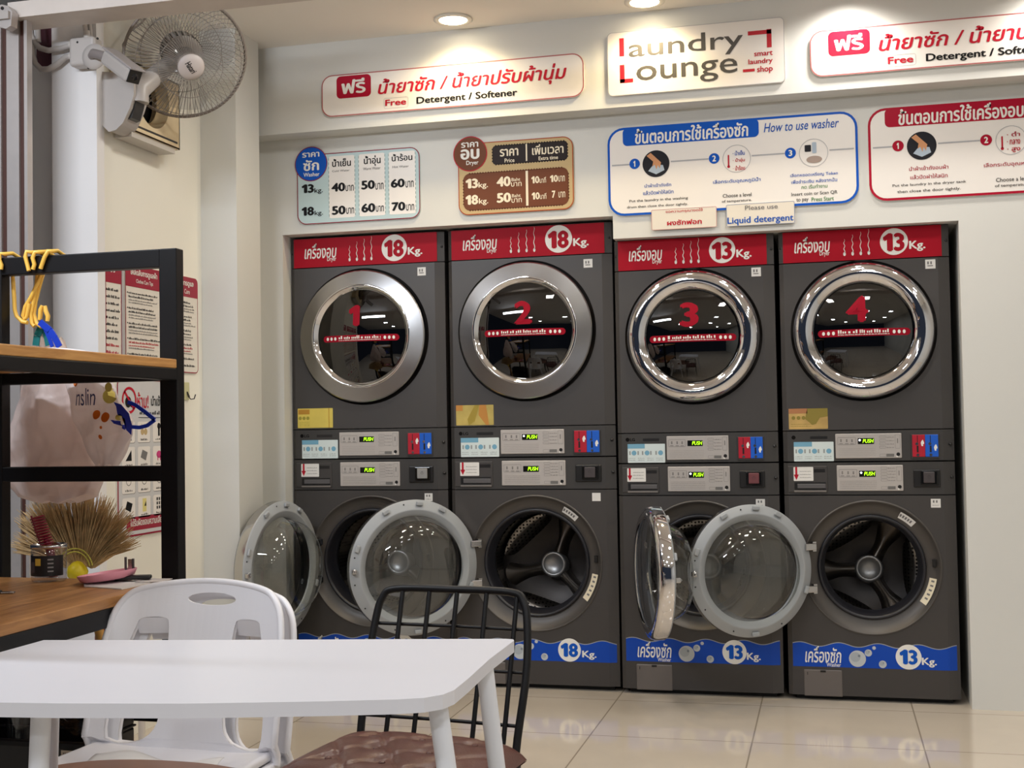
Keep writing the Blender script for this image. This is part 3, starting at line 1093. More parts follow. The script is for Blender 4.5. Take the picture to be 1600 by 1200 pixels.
def dryer(num, kind, X, Y, label):
    q = SPEC[kind]
    W, D, z = q['W'], q['D'], q['mid']
    t = thing('tumble_dryer', label, 'dryer', (X, Y, z), 0, 'stacked dryers')
    H = {k: q[k] - z for k in ('top', 'band', 'body')}
    cx, cz, R = q['dc'][0], q['dc'][1] - z, q['dr']
    # cabinet
    g = G()
    a, b = shell(g, W, D, H['body'] + .002, H['band'] - .002)
    plate_hole(g, a, b, H['body'] + .002, H['band'] - .002, cx, cz, R + .012, 0)
    g.smooth = True
    g.lathe([(R + .012, 0), (R + .006, .022), (R - .07, .03)], (cx, 0, cz), 'y', 72)
    g.build('cabinet', BODY, t)
    G().box(.01, W - .01, .02, D - .02, H['band'] - .004, H['band'] + .004).build('shadow_seam', BLACKGAP, t)
    G().box(.01, W - .01, .02, .28, .0015, .004).build('shadow_seam', BLACKGAP, t)
    # header band with its print
    g = G()
    g.prism([(.018, 0), (0, .012), (0, D), (W, D), (W, .012), (W - .045, 0)], H['band'] + .002, H['top'], 'z')
    hb = g.build('header', BODY, t)
    S = Sheet((0, 0, 0), (1, 0, 0), (0, 0, 1), (0, -1, 0))
    h = H['top'] - H['band']
    V = lambda v: H['band'] + .002 + v * (h - .004)
    S.rect('red', .018, V(.0), W * .958, V(1), 1)
    S.text('w', 'เครื่องอบ', .095 * W, V(.30), .309 * W, V(.83), 3, .018, .18)
    S.text('w', 'Dryer', .246 * W, V(.15), .306 * W, V(.345), 3, .01)
    for x, v1 in ((.394, .69), (.442, .82), (.490, .90), (.537, .98)):
        pts = [(x * W + .0024 * math.sin(k * 1.1), V(.24 + (v1 - .24) * k / 14)) for k in range(15)]
        for k in range(14):
            tt = .0026 * (1 - k / 14) + .0009
            S.line('w', *pts[k], *pts[k + 1], tt, 3)
        S.disc('w', x * W, V(.21), .0052, 3, 16, .0085)
    S.disc('w', .685 * W, V(.535), .0815 * W, 2, 40)
    kg = '18' if kind == 'A' else '13'
    S.text('redt', kg, .622 * W, V(.22), .746 * W, V(.81), 4, .05)
    S.text('w', 'Kg.', .772 * W, V(.19), .866 * W, V(.53), 3, .035)
    S.flush(hb, dict(red=BANDRED, w=WHITE, redt=BANDRED))
    for sx in (.012 * W, .985 * W):
        G().lathe([(0, -.003), (.005, -.003), (.006, .006)], (sx, .008, V(.5)), 'y', 12).build('screw', BLKPL, t)
    # door
    g = G()
    d = 0.
    if kind == 'A':
        rg = .213
        pr = [(R - .03, .012), (R, .004), (R, -.026), (R - .005, -.032), (rg + .026, -.042), (rg + .020, -.042), (rg + .001, -.026), (rg, -.01)]
        for k in range(len(pr) - 1):
            g.lathe(pr[k:k + 2], (cx, 0, cz), 'y', 96)
        dm = BRUSH
    else:
        rg = .196
        g.lathe([(R - .03, .012), (R, .004), (R + .001, -.02), (R - .006, -.036), (R - .022, -.050), (R - .042, -.055), (R - .062, -.050), (rg + .01, -.038), (rg + .002, -.028), (rg, -.01)], (cx, 0, cz), 'y', 96)
        dm = CHROME
    door = g.build('door', dm, t, 'brushed steel ring door' if kind == 'A' else 'polished chrome ring door')
    if kind == 'A':      # rolled inner bezel of the brushed door is bright
        G().lathe([(rg + .026, -.0425), (rg + .022, -.0455), (rg + .016, -.0425), (rg + .001, -.0265)], (cx, 0, cz), 'y', 96).build('inner_bezel', CHROME, door)
    dome = lambda r: -.026 - .03 * (1 - min(1, r / rg) ** 2)
    G().lathe([(rg * i / 12 + 1e-5, dome(rg * i / 12)) for i in range(13)], (cx, 0, cz), 'y', 64).build('door_glass', SMOKE, door)
    G().lathe([(rg, -.012), (rg - .003, .06), (rg - .01, .40), (.001, .40)], (cx, 0, cz), 'y', 48).build('drum', DARKIN, t)

    class Dome(Sheet):
        def p(s, u, v, hh=0.):
            return Vector((u, dome(math.hypot(u - cx, v - cz)) - .0012 - hh, v))
    S = Dome((0, 0, 0), (1, 0, 0), (0, 0, 1), (0, -1, 0))
    nx = {1: (-.051, .002, .045, .142), 2: (-.041, .041, .025, .130), 3: (-.050, .032, .037, .144), 4: (-.068, .022, .032, .143)}[num]
    S.text('red', str(num), cx + nx[0], cz + nx[2], cx + nx[1], cz + nx[3], 2, .05)
    z0, z1 = cz - .026, cz + .004
    for k in range(34):
        S.rect('red', cx - .168 + k * .01, z0, cx - .168 + (k + 1) * .01, z1, 2)
    for e in (-.168, .172):
        S.disc('red', cx + e, (z0 + z1) / 2, .015, 2, 20)
    for k in (-.160, -.140, -.120, .122, .142, .162):
        S.disc('w', cx + k, (z0 + z1) / 2, .006, 4, 12, .008)
    S.scribble('w', cx - .102, z0 + .013, cx + .104, z1 - .003, 4)
    S.scribble('w', cx - .102, z0 + .005, cx + .104, z0 + .010, 4)
    S.flush(door, dict(red=RED2, w=WHITE), None, 'door_decal')
    # sticker by the band
    S = Sheet((0, 0, 0), (1, 0, 0), (0, 0, 1), (0, -1, 0))
    sx, sz = .832 * W, H['band'] - (.060 if num < 3 else .048)
    if num > 2:
        sx = .862 * W
    S.rect('p', sx, sz, sx + .040, sz + .038, 1)
    S.rect('i', sx + .008, sz + .018, sx + .014, sz + .030, 2)
    S.rect('i', sx + .020, sz + .018, sx + .026, sz + .030, 2)
    S.rect('i', sx + .008, sz + .010, sx + .030, sz + .014, 2)
    S.flush(t, dict(p=STICK, i=GREYINK), None, 'sticker')
    # yellow energy label
    if num != 3:
        S = Sheet((0, 0, 0), (1, 0, 0), (0, 0, 1), (0, -1, 0))
        f = lambda x, y: (W * (x - 95) / 1385, H['body'] + (305 - y) / 272 * (q['body'] - q['mid']))
        k = {1: 'yellow', 2: 'gold2', 4: 'gold'}[num]
        label_print(S, f, k, (147, 290), (470, 112))
        S.flush(t, {1: dict(base=YELLOWLBL, b=mat('ochre_ink', (190, 140, 60), .4), c=mat('olive_ink', (160, 150, 70), .4)),
                    2: dict(base=mat('gold_foil', (214, 192, 112), .25, metal=.3, noise=.15, nscale=15), b=mat('copper_print', (196, 140, 76), .3), c=mat('dull_gold_print', (166, 146, 70), .3)),
                    4: dict(base=GOLDLBL, b=mat('copper_strip', (176, 120, 78), .4), c=mat('moss_ink', (142, 128, 66), .4))}[num], None, 'energy_label')
    # control fascia
    g = G()
    S = fascia_sheet(g, W, 0.002, H['body'])
    fo = g.build('control_fascia', BODYD, t)
    hf = H['body']

    def f(x, y):
        u = (x - 95) / 1385
        return u * W, hf * (1 - (y - (305 - 30 * u)) / 272)
    u0, v0 = f(527, 537)
    u1, v1 = f(1062, 314)
    G().rbox(u0, u1, -.004, .003, v0, v1, .003, 2).build('control_panel', SILVERP, t)
    S2 = Sheet((0, -.004, 0), (1, 0, 0), (0, 0, 1), (0, -1, 0))
    control_print(S2, f, 'd')
    S2.flush(t, dict(ink=PANELINK, grey=mat('panel_dark_grey', (110, 108, 106), .5), knob=BLKPL, white=WHITE), None, 'panel_print')
    display(S2, f, t, num in (2, 4), 0)
    S.disc('dark', *f(183, 360), .0085, 2, 20)
    if num < 4:
        S.text('dark', 'LG', *f(204, 373), *f(249, 346), 2, .03)
    S.rect('slot', *f(320, 372), *f(462, 345), 2)
    S.flush(t, dict(dark=mat('emblem_grey', (16, 15, 15), .5, spec=.1), slot=BLKPL), dict(name_slot=['slot']), 'maker_mark')
    label_print(S, f, 'pale', (183, 567), (512, 392))
    S.flush(t, dict(base=PALELBL, b=LBLBLUE, c=mat('label_grey', (150, 156, 156), .5)), None, 'instruction_label')
    # coin acceptors
    u0, v0 = f(1140, 524)
    u1, v1 = f(1356, 322)
    um = (u0 + u1) / 2
    g = G().rbox(u0 - .002, u1 + .002, -.004, .003, v0 - .004, v1 + .002, .002)
    cb = g.build('coin_plate', BODYD, t)
    for (a0, a1, m_, nm) in ((u0 + .003, um, COINRED, 'red coin slot plate'), (um, u1 - .002, COINBLUE, 'blue coin slot plate')):
        c = G().rbox(a0, a1, -.008, -.003, v0 + .004, v1 - .001, .002).build('coin_acceptor', m_, t, nm)
        S3 = Sheet((0, -.008, 0), (1, 0, 0), (0, 0, 1), (0, -1, 0))
        w_, h_ = a1 - a0, v1 - v0
        S3.rect('k', a0 + .38 * w_, v0 + .66 * h_, a0 + .43 * w_, v1 - .04 * h_, 1)
        S3.rect('k', a0 + .34 * w_, v0 + .24 * h_, a0 + .48 * w_, v0 + .52 * h_, 1)
        S3.disc('s', a0 + .36 * w_, v0 + .6 * h_, .006, 1, 14)
        S3.disc('s', a0 + .42 * w_, v0 + .12 * h_, .006, 1, 14)
        k = .62 if m_ is COINRED else .42
        S3.poly('w', [(a0 + (.78 + dx) * w_, v0 + (k + dy) * h_) for dx, dy in ((-.06, -.12), (.06, -.12), (.06, -.04), (.14, -.02), (.14, .04), (.04, .16), (-.06, .10), (-.12, .02))], 1)
        S3.flush(c, dict(k=BLKPL, s=STEEL, w=WHITE), None, 'slot_print')
    u, v = f(1450, 405)
    G().lathe([(0, -.004), (.0055, -.004), (.007, .004)], (u, .004, v), 'y', 12).build('screw', BLKPL, t)
    return t


def display(S2, f, t, led, dy):
    ms = dict(win=LCD, g=GREENLED, w=WHITELED)
    u0, v0 = f(710, 411 + dy)
    u1, v1 = f(841, 359 + dy)
    S2.rect('win', u0, v0, u1, v1, 3)
    S2.text('g', 'PUSH', u0 + .30 * (u1 - u0), v0 + .2 * (v1 - v0), u1 - .03 * (u1 - u0), v1 - .16 * (v1 - v0), 4, .008, .2)
    if led:
        S2.disc('w', u0 + .12 * (u1 - u0), v0 + .68 * (v1 - v0), .0042, 4, 14)
    S2.flush(t, ms, None, 'display')


def washer(num, kind, X, Y, label, phi):
    q = SPEC[kind]
    W, D = q['W'], q['D']
    t = thing('washing_machine', label, 'washing machine', (X, Y, 0), 0, 'front-loading washers')
    cx, cz, R = q['wc'][0], q['wc'][1], q['wr']
    wp, mid = q['wp'], q['mid']
    zb = .022
    g = G()
    a, b = shell(g, W, D, zb, wp - .002)
    plate_hole(g, a, b, zb, wp - .002, cx, cz, R, 0)
    g.build('cabinet', BODY, t)
    G().box(.03, W - .03, .04, D - .03, .0, zb).build('dark_base_gap', BLACKGAP, t)  # black block stands in for the dark gap below the cabinet
    G().box(.01, W - .01, .02, .28, wp - .004, wp + .004).build('shadow_seam', BLACKGAP, t)
    # porthole
    g = G()
    g.lathe([(R + .003, -.001), (R - .001, -.006), (R - .005, -.004), (R - .009, .010), (R - .045, .022), (R - .058, .026)], (cx, 0, cz), 'y', 96)
    po = g.build('porthole_ring', mat('porthole_graphite', (80, 76, 73), .42, metal=.3), t)
    r0 = R - .058
    g = G()
    g.lathe([(r0, .026), (r0 - .004, .014), (r0 - .012, .014), (r0 - .018, .03), (r0 - .022, .07), (r0 - .030, .085), (r0 - .028, .12), (r0 - .02, .14)], (cx, 0, cz), 'y', 72)
    g.build('door_gasket', RUBBER, t)
    # drum, sinking towards the back
    sh = Matrix(((1, 0, 0, cx), (0, 1, 0, 0), (0, -.17, 1, cz + .017), (0, 0, 0, 1)))
    rd = r0 + .012
    g = G()
    g.M = sh
    g.lathe([(r0 - .028, .13), (rd - .01, .14), (rd, .16), (rd, .40)], n=72, ax='y')
    dr = g.build('drum', PERF, t)
    g = G()
    g.M = sh
    g.lathe([(rd, .40), (rd - .03, .44), (.08, .46), (.001, .46)], n=64, ax='y')
    g.build('drum_back', DRUMB, dr)
    a0 = {1: 80, 2: 72, 3: 40, 4: 62}[num]
    for k in range(3):
        an = math.radians(a0 + 120 * k)
        ca, sa = math.cos(an), math.sin(an)

        def arm(i, j):
            rr = .03 + (rd - .035) * i
            hw = .030 + .014 * abs(i - .35) + .062 * max(0, i - .45) ** 1.6 * 2 + .02 * max(0, .25 - i)
            s_ = (j - .5) * 2
            y = .455 - (.075 - .03 * i) * (1 - abs(s_) ** 2.2)
            return (rr * ca - s_ * hw * sa, y, rr * sa + s_ * hw * ca)
        g = G()
        g.M = sh
        g.grid(arm, 14, 12)
        fix_normals(g.build('drum_spider_arm', DRUM, dr))
        an += PI / 3
        ca2, sa2 = math.cos(an), math.sin(an)

        def lens(i, j):
            th = (i - .5) * 1.36
            wd = math.cos((i - .5) * PI) ** .6 if abs(i - .5) < .499 else 0
            rr = rd - .012 - .085 * wd * j * (1.1 - .25 * wd)
            y = .37 + .07 * j + .02 * math.sin(PI * j) * -1
            return (rr * math.cos(an + th), y, rr * math.sin(an + th))
        g = G()
        g.M = sh
        g.grid(lens, 20, 8)
        fix_normals(g.build('drum_lifter', PERF, dr))
    g = G()
    g.M = sh
    g.lathe([(.064, .44), (.060, .372), (.054, .366), (.046, .368), (.043, .374), (.0001, .372)], n=40, ax='y')
    g.build('drum_hub', mat('hub_steel', (190, 190, 190), .38, metal=.8), dr)
    # blue band
    S = Sheet((0, 0, 0), (1, 0, 0), (0, 0, 1), (0, -1, 0))
    x0, x1, z0 = .02, W - .012, q['b0']
    zt = q['b1']
    n = 90
    top = [(x0 + (x1 - x0) * k / n, zt + .0085 * math.sin(2 * PI * ((x1 - x0) * k / n) / .158 + .4)) for k in range(n + 1)]
    yf = lambda u: 0 if u <= W - .045 else .012 * (u - W + .045) / .045

    class Front(Sheet):
        def p(s, u, v, hh=0.):
            return Vector((u, yf(u) - hh - .0002, v))
    S = Front((0, 0, 0), (1, 0, 0), (0, 0, 1), (0, -1, 0))
    for k in range(n):
        S.poly('b', [(top[k][0], z0), (top[k + 1][0], z0), top[k + 1], top[k]], 1)
        S.poly('l', [top[k], top[k + 1], (top[k + 1][0], top[k + 1][1] + .0035), (top[k][0], top[k][1] + .0035)], 1)
    o = z0 - .14
    S.text('w', 'เครื่องซัก', .101 * W, .157 + o, .316 * W, .226 + o, 3, .018, .18)
    S.text('w', 'Washer', .228 * W, .139 + o + .003, .312 * W, .158 + o, 3, .015)
    for u, v, r in ((.410, .178, .034), (.474, .203, .0147), (.508, .224, .0073), (.556, .158, .0155)):
        S.disc('g', u * W, v + o, r, 2, 28)
        if r > .01:
            S.disc('h', u * W - r * .25, v + o + r * .2, r * .6, 3, 24)
            S.disc('i', u * W + r * .2, v + o + r * .35, r * .16, 4, 12)
    S.disc('w', .706 * W, .1906 + o, .051, 2, 40)
    kg = '18' if kind == 'A' else '13'
    S.text('bt', kg, .655 * W, .160 + o, .757 * W, .221 + o, 4, .05)
    S.text('w', 'Kg.', .781 * W, .151 + o, .866 * W, .190 + o, 3, .03)
    S.flush(t, dict(b=mat('band_blue', (10, 70, 176), .4, spec=.3), l=mat('band_edge', (150, 156, 164), .4), w=WHITE, g=mat('bubble_grey', (190, 196, 200), .4), h=mat('bubble_mid', (168, 176, 184), .4),
                    i=mat('bubble_dark', (120, 130, 142), .4), bt=BLUE), None, 'capacity_band')
    # service hatch
    g = G()
    g.rbox(.092 * W, .318 * W, -.003, .004, .018, z0 - .012, .004, 2)
    ht = g.build('service_hatch', mat('hatch_grey', (112, 106, 103), .4, metal=.3), t)
    G().box(.190 * W, .222 * W, -.0045, -.0028, z0 - .022, z0 - .014).build('latch', BLKPL, ht)
    G().box(.112 * W, .116 * W, -.004, -.0028, z0 - .034, z0 - .022).build('keyhole', BLKPL, ht)
    # stickers
    S = Sheet((0, 0, 0), (1, 0, 0), (0, 0, 1), (0, -1, 0))
    sx, sz = .857 * W, wp - .052
    S.rect('p', sx, sz, sx + .038, sz + .036, 1)
    if num != 2:
        S.rect('i', sx + .008, sz + .020, sx + .014, sz + .030, 2)
        S.rect('i', sx + .020, sz + .020, sx + .026, sz + .030, 2)
        S.scribble('i', sx + .006, sz + .008, sx + .032, sz + .012, 2)
    S.flush(t, dict(p=STICK, i=GREYINK), None, 'sticker')
    # labels on the porthole ring
    def ring_label(nm, a1, a2, r1, r2, m_):
        S = Sheet((cx, 0, cz), (1, 0, 0), (0, 0, 1), (0, -1, 0))
        yy = lambda r: .0095 + (.0125) * (R - .012 - r) / .033 - .0012
        g = G()
        g.grid(lambda i, j: (cx + (r1 + (r2 - r1) * j) * math.cos(a1 + (a2 - a1) * i), yy(r1 + (r2 - r1) * j), cz + (r1 + (r2 - r1) * j) * math.sin(a1 + (a2 - a1) * i)), 8, 1)
        g.mi = 1
        for k in range(5):
            ang = a1 + (a2 - a1) * (.14 + .17 * k)
            rm = r1 + (r2 - r1) * .3
            g.grid(lambda i, j: (cx + (rm + .012 * j) * math.cos(ang + .03 * i), yy(rm + .012 * j) - .0006, cz + (rm + .012 * j) * math.sin(ang + .03 * i)), 1, 1)
        fix_normals(g.build(nm, [m_, GREYINK], t))
    if num in (2, 4):
        ring_label('ring_sticker', math.radians(62), math.radians(46), R - .044, R - .016, STICK)
        ring_label('ring_sticker', math.radians(-10), math.radians(-36), R - .044, R - .016, STICK2)
    G().box(cx + R - .036, cx + R - .022, .006, .02, cz + .005, cz + .035).build('door_catch_slot', BLKPL, po)
    # control fascia
    g = G()
    fz = fascia_sheet(g, W, wp, mid)
    g.box(.004, W - .004, .28, D - .02, wp, mid - .004)
    g.build('control_fascia', BODYD, t)
    hf = mid - wp

    def f(x, y):
        u = (x - 95) / 1385
        return u * W, wp + hf * (1 - (y - (578 - 26 * u)) / (272 + 8 * u))
    u0, v0 = f(532, 810)
    u1, v1 = f(1068, 588)
    G().rbox(u0, u1, -.004, .003, v0, v1, .003, 2).build('control_panel', SILVERP, t)
    S2 = Sheet((0, -.004, 0), (1, 0, 0), (0, 0, 1), (0, -1, 0))
    control_print(S2, lambda x, y: f(x + 5, y + 275), 'w')
    S2.flush(t, dict(ink=PANELINK, grey=mat('panel_dark_grey', (110, 108, 106), .5), knob=BLKPL, white=WHITE), None, 'panel_print')
    display(S2, lambda x, y: f(x + 5, y + 279), t, num in (3, 4), 0)
    # detergent drawer
    u0, v0 = f(130, 824)
    u1, v1 = f(455, 602)
    g = G()
    g.rbox(u0, u1, -.003, .004, v0, v1, .003, 2)
    dwr = g.build('detergent_drawer', BODY, t)
    p0, p1 = f(182, 812), f(440, 738)
    G().box(p0[0], p1[0], -.0042, -.0028, p0[1], p1[1]).build('drawer_recess', BLKPL, dwr)
    G().rbox(p0[0] + .012, p1[0], -.008, -.003, p0[1] + .010, p1[1] - .006, .002).build('drawer_handle', mat('drawer_grey', (88, 86, 88), .4), dwr)
    G().rbox(p0[0] - .002, p1[0] + .002, -.0055, -.003, p0[1] - .006, p0[1] + .002, .001).build('drawer_lip', mat('lip_grey', (132, 126, 122), .35, metal=.3), dwr)
    a_, b_ = f(345, 657), f(437, 628)
    G().box(a_[0], b_[0], -.0040, -.0028, a_[1], b_[1]).build('drawer_badge', BLKPL, dwr)
    S3 = Sheet((0, -.003, 0), (1, 0, 0), (0, 0, 1), (0, -1, 0))
    label_print(S3, f, 'arrow', (176, 730), (340, 612))
    S3.flush(dwr, dict(base=STICK, b=REDINK, c=GREYINK), None, 'arrow_label')
    # pay button
    u0, v0 = f(1150, 772)
    u1, v1 = f(1362, 622)
    g = G().rbox(u0, u1, -.006, .003, v0, v1, .006, 3)
    hs = g.build('button_housing', BLKPL, t)
    a_, b_ = f(1205, 752), f(1340, 630)
    G().rbox(a_[0], b_[0], -.012, -.005, a_[1], b_[1], .006, 3).build('button_bezel', mat('button_bezel_black', (14, 14, 15), .15), hs)
    a_, b_ = f(1227, 735), f(1316, 642)
    bt = G().rbox(a_[0], b_[0], -.017, -.010, a_[1], b_[1], .004, 3).build('push_button', {1: BTN_GREY, 3: BTN_RED}.get(num, BTN_DARK), hs)
    S4 = Sheet(((a_[0] + b_[0]) / 2, -.017, (a_[1] + b_[1]) / 2), (1, 0, 0), (0, 0, 1), (0, -1, 0))
    S4.ring('k', arc(0, .002, .0065, -.3 * PI, 1.3 * PI, 14), arc(0, .002, .0052, -.3 * PI, 1.3 * PI, 14), 1)
    S4.rect('k', -.0008, .003, .0008, .010, 1)
    S4.flush(bt, dict(k=mat('button_symbol', (50, 46, 48), .4)), None, 'button_symbol')
    u, v = f(1455, 685)
    G().lathe([(0, -.004), (.0055, -.004), (.007, .004)], (u, .004, v), 'y', 12).build('screw', BLKPL, t)
    # open door
    Rd = R
    hx = cx - R + .024
    dempty = bpy.data.objects.new('door', None)
    g = G()
    c = (Rd - .004, 0, 0)
    ro = Rd - .004
    ri = Rd * .755
    # inner plastic face (y > 0 faces the drum when shut)
    g.mi = 0
    g.lathe([(ro, .020), (ro - .004, .026), (ri + .036, .028), (ri + .030, .034), (ri + .022, .034), (ri + .014, .026), (ri, .026), (ri - .002, .018)], c, 'y', 96)
    for k in range(6):
        an = math.radians((95, 62, 118, 200, 268, 20)[k])
        rr = (ro + ri + .036) / 2
        M0 = Matrix.Translation((c[0] + rr * math.cos(an), .03, rr * math.sin(an))) @ Matrix.Rotation(-an + PI / 2, 4, 'Y')
        g.M = M0
        g.rbox(-.016, .016, -.004, .008, -.009, .009, .004, 2)
        g.M = None
    # rim and outer face
    g.mi = 1
    g.lathe([(ri + .01, -.034), (ri + .016, -.040), (ro - .03, -.040), (ro - .008, -.030), (ro, -.014), (ro, .020)], c, 'y', 96)
    d = g.build('door', [GREYPL, (CHROME if kind == 'B' else STEEL)], t)
    fix_normals(d)
    d.location = (hx, -.012, cz)
    d.rotation_euler = (0, 0, -math.radians(phi))
    G().lathe([(ri * .999, .022), (ri * .96, .055), (ri * .90, .09), (ri * .80, .118), (ri * .66, .132), (ri * .45, .139), (ri * .2, .142), (.0005, .142)], c, 'y', 72).build('glass_bowl', CLEAR, d)
    G().lathe([(ri + .012, -.030), (ri * .8, -.038), (ri * .4, -.044), (.0005, -.046)], c, 'y', 64).build('outer_window', thin_glass('tinted_outer_window', (.70, .71, .72), 1.5), d)
    for zz in (.088, -.088):
        g = G()
        g.rbox(-.022, .030, .018, .034, zz - .014, zz + .014, .003, 2)
        g.box(-.024, -.008, .0, .024, zz - .020, zz + .020)
        g.build('hinge', STEEL, d)
    g = G()
    M0 = c[0] + (ro + ri + .036) / 2
    g.rbox(M0 - .010, M0 + .010, .026, .046, -.010, .010, .003, 2)
    g.tube([(M0, .04, -.01), (M0, .052, 0), (M0, .04, .01)], .003, 6)
    g.build('door_latch', STEEL, d)
    for an in (100, 168, 180, 192, 215, 250, 300, 340):
        a2 = math.radians(an)
        rr = ro - .016
        G().lathe([(.0001, .0285), (.0032, .0285), (.0036, .024)], (c[0] - rr * math.cos(a2), 0, rr * math.sin(a2)), 'y', 10).build('screw', BLKPL, d)
    return t


XM = {1: -2.248, 2: -1.474, 3: -.707, 4: 0.}
LD = {1: 'graphite dryer with brushed ring door and red number 1, beside the corner column',
      2: 'graphite dryer with brushed ring door and red number 2, second stack from the column',
      3: 'lower graphite dryer with polished chrome ring door and red number 3',
      4: 'lower graphite dryer with chrome ring door and red number 4, beside the plain wall'}
LW = {1: 'washer under dryer 1, its glass door swung out square beside the corner column',
      2: 'washer under dryer 2, its wide-open glass door folded back over washer 1',
      3: 'washer under dryer 3, its chrome-rimmed door standing almost edge-on',
      4: 'washer under dryer 4, its wide-open glass door folded back over washer 3'}
for n_ in (1, 2, 3, 4):
    k_ = 'A' if n_ < 3 else 'B'
    y_ = .014 if n_ < 3 else 0.
    dryer(n_, k_, XM[n_], y_, LD[n_])
    washer(n_, k_, XM[n_], y_, LW[n_], {1: 99, 2: 141, 3: 70, 4: 151}[n_])


# ------------------------------------------------------------------ left wall: posters, hook
XL = -2.44
POSTER = mat('poster_card', (226, 220, 210), .45)


def side_sign(name, label, cat, y0, z0, y1, z1, r, th=.006, board=POSTER, group=None):
    """board on the left wall facing +x; u runs away from the photographer"""
    pts = [(a, b) for a, b in rrect(0, 0, y1 - y0, z1 - z0, r)]
    o = fix_normals(G().prism(pts, 0, th, 'x').build(name, board))
    o.location = (XL + .0005, y0, z0)
    tag(o, label, cat, group)
    return o, Sheet((th, 0, 0), (0, 1, 0), (0, 0, 1), (1, 0, 0))


PINK_D = dict(edge=DEEPRED, bar=mat('poster_red', (152, 26, 52), .45), w=WHITE, k=BLACKINK, r=REDINK, g=GREYINK, p=mat('poster_panel_grey', (206, 206, 208), .5), c=WHITEB,
              pinkk=mat('pink_ink', (206, 70, 130), .5), y=mat('pale_yellow_ink', (226, 214, 140), .5), tan=TAN)


def care_poster(label, y0, y1, title, sub, big=False, cut=False):
    z0, z1 = 1.415, 1.822
    W, H = y1 - y0, z1 - z0
    o, S = side_sign('care_poster', label, 'poster', y0, z0, y1, z1, .012 if cut else .025, group='maroon-headed wall posters')
    S.frame('edge', 0, 0, W, H, .022, .004, 1)
    S.poly('bar', [(0, H - .085), (W, H - .085)] + arc(W - .022, H - .022, .022, 0, PI / 2, 6) + arc(.022, H - .022, .022, PI / 2, PI, 6), 2)
    if title:
        S.text('w', title, W * .14 if not cut else .006, H - .045, W * .86 if not cut else W * .6, H - .012, 4, .03)
    if sub:
        S.text('w', sub, W * .28, H - .072, W * .74, H - .052, 4, .01)
    z = H - .105
    k = 0
    u0 = .004 if cut else .022
    while z > .05:
        hh = .011 if big else (.0085 if k % 5 < 2 else .006)
        ink = 'r' if (k in (8, 9) and big) or (k in (16, 17)) else ('k' if big or k % 5 < 2 else 'g')
        if k % 5 != 4 or big:
            S.scribble(ink, u0, z - hh, W * random.uniform(.72, .93), z, 3)
        if not big and k % 5 == 0:
            S.disc('k', .014, z - hh / 2, .003, 3, 10)
        z -= hh * (2.4 if big else 1.7)
        k += 1
    if not big:
        S.frame('k', .03, .012, .075, .045, .006, .002, 3)
        S.scribble('k', .085, .026, W * .9, .036, 3)
    S.flush(o, PINK_D)


care_poster('maroon-headed poster with large print, half hidden by the grey jamb', -1.245, -1.135, 'ระวัง', None, True, True)
care_poster('maroon-headed clothes care tips poster over the shelf plank', -1.108, -.835, 'เคล็ดลับการดูแลผ้า', 'Clothes Care Tips')
care_poster('maroon-headed poster nearest the corner column, above the small wall hook', -.810, -.538, 'เคล็ดลับการดูแล', 'Clothes Care')
o, S = side_sign('poster_rail', 'thin grey strip on the wall between two maroon-headed posters', 'wall strip', -1.134, 1.415, -1.116, 1.83, .002, .008, mat('strip_grey', (178, 174, 176), .5))

z0, z1, y0, y1 = .765, 1.378, -1.172, -.672
o, S = side_sign('prohibited_items_poster', 'grey poster of items not to wash, with red no sign, behind the hanging bags', 'poster', y0, z0, y1, z1, .03)
W, H = y1 - y0, z1 - z0
S.rect('p', .004, .004, W - .004, H - .004, 1, .028)
S.frame('edge', 0, 0, W, H, .03, .007, 2)
S.circ('r', .085, H - .085, .052, .010, 4)
S.line('r', .085 - .034, H - .051, .085 + .034, H - .119, .010, 4)
S.disc('k', .078, H - .092, .022, 3, 16)
S.disc('k', .102, H - .100, .012, 3, 16)
S.text('r', 'ห้าม!', .142, H - .115, .225, H - .052, 4, .02)
S.text('k', 'นำเข้าเครื่องซัก', .245, H - .105, .47, H - .062, 4, .02)
S.scribble('k', .16, H - .140, .43, H - .125, 4)
S.line('k', .15, H - .152, .44, H - .152, .002, 4)
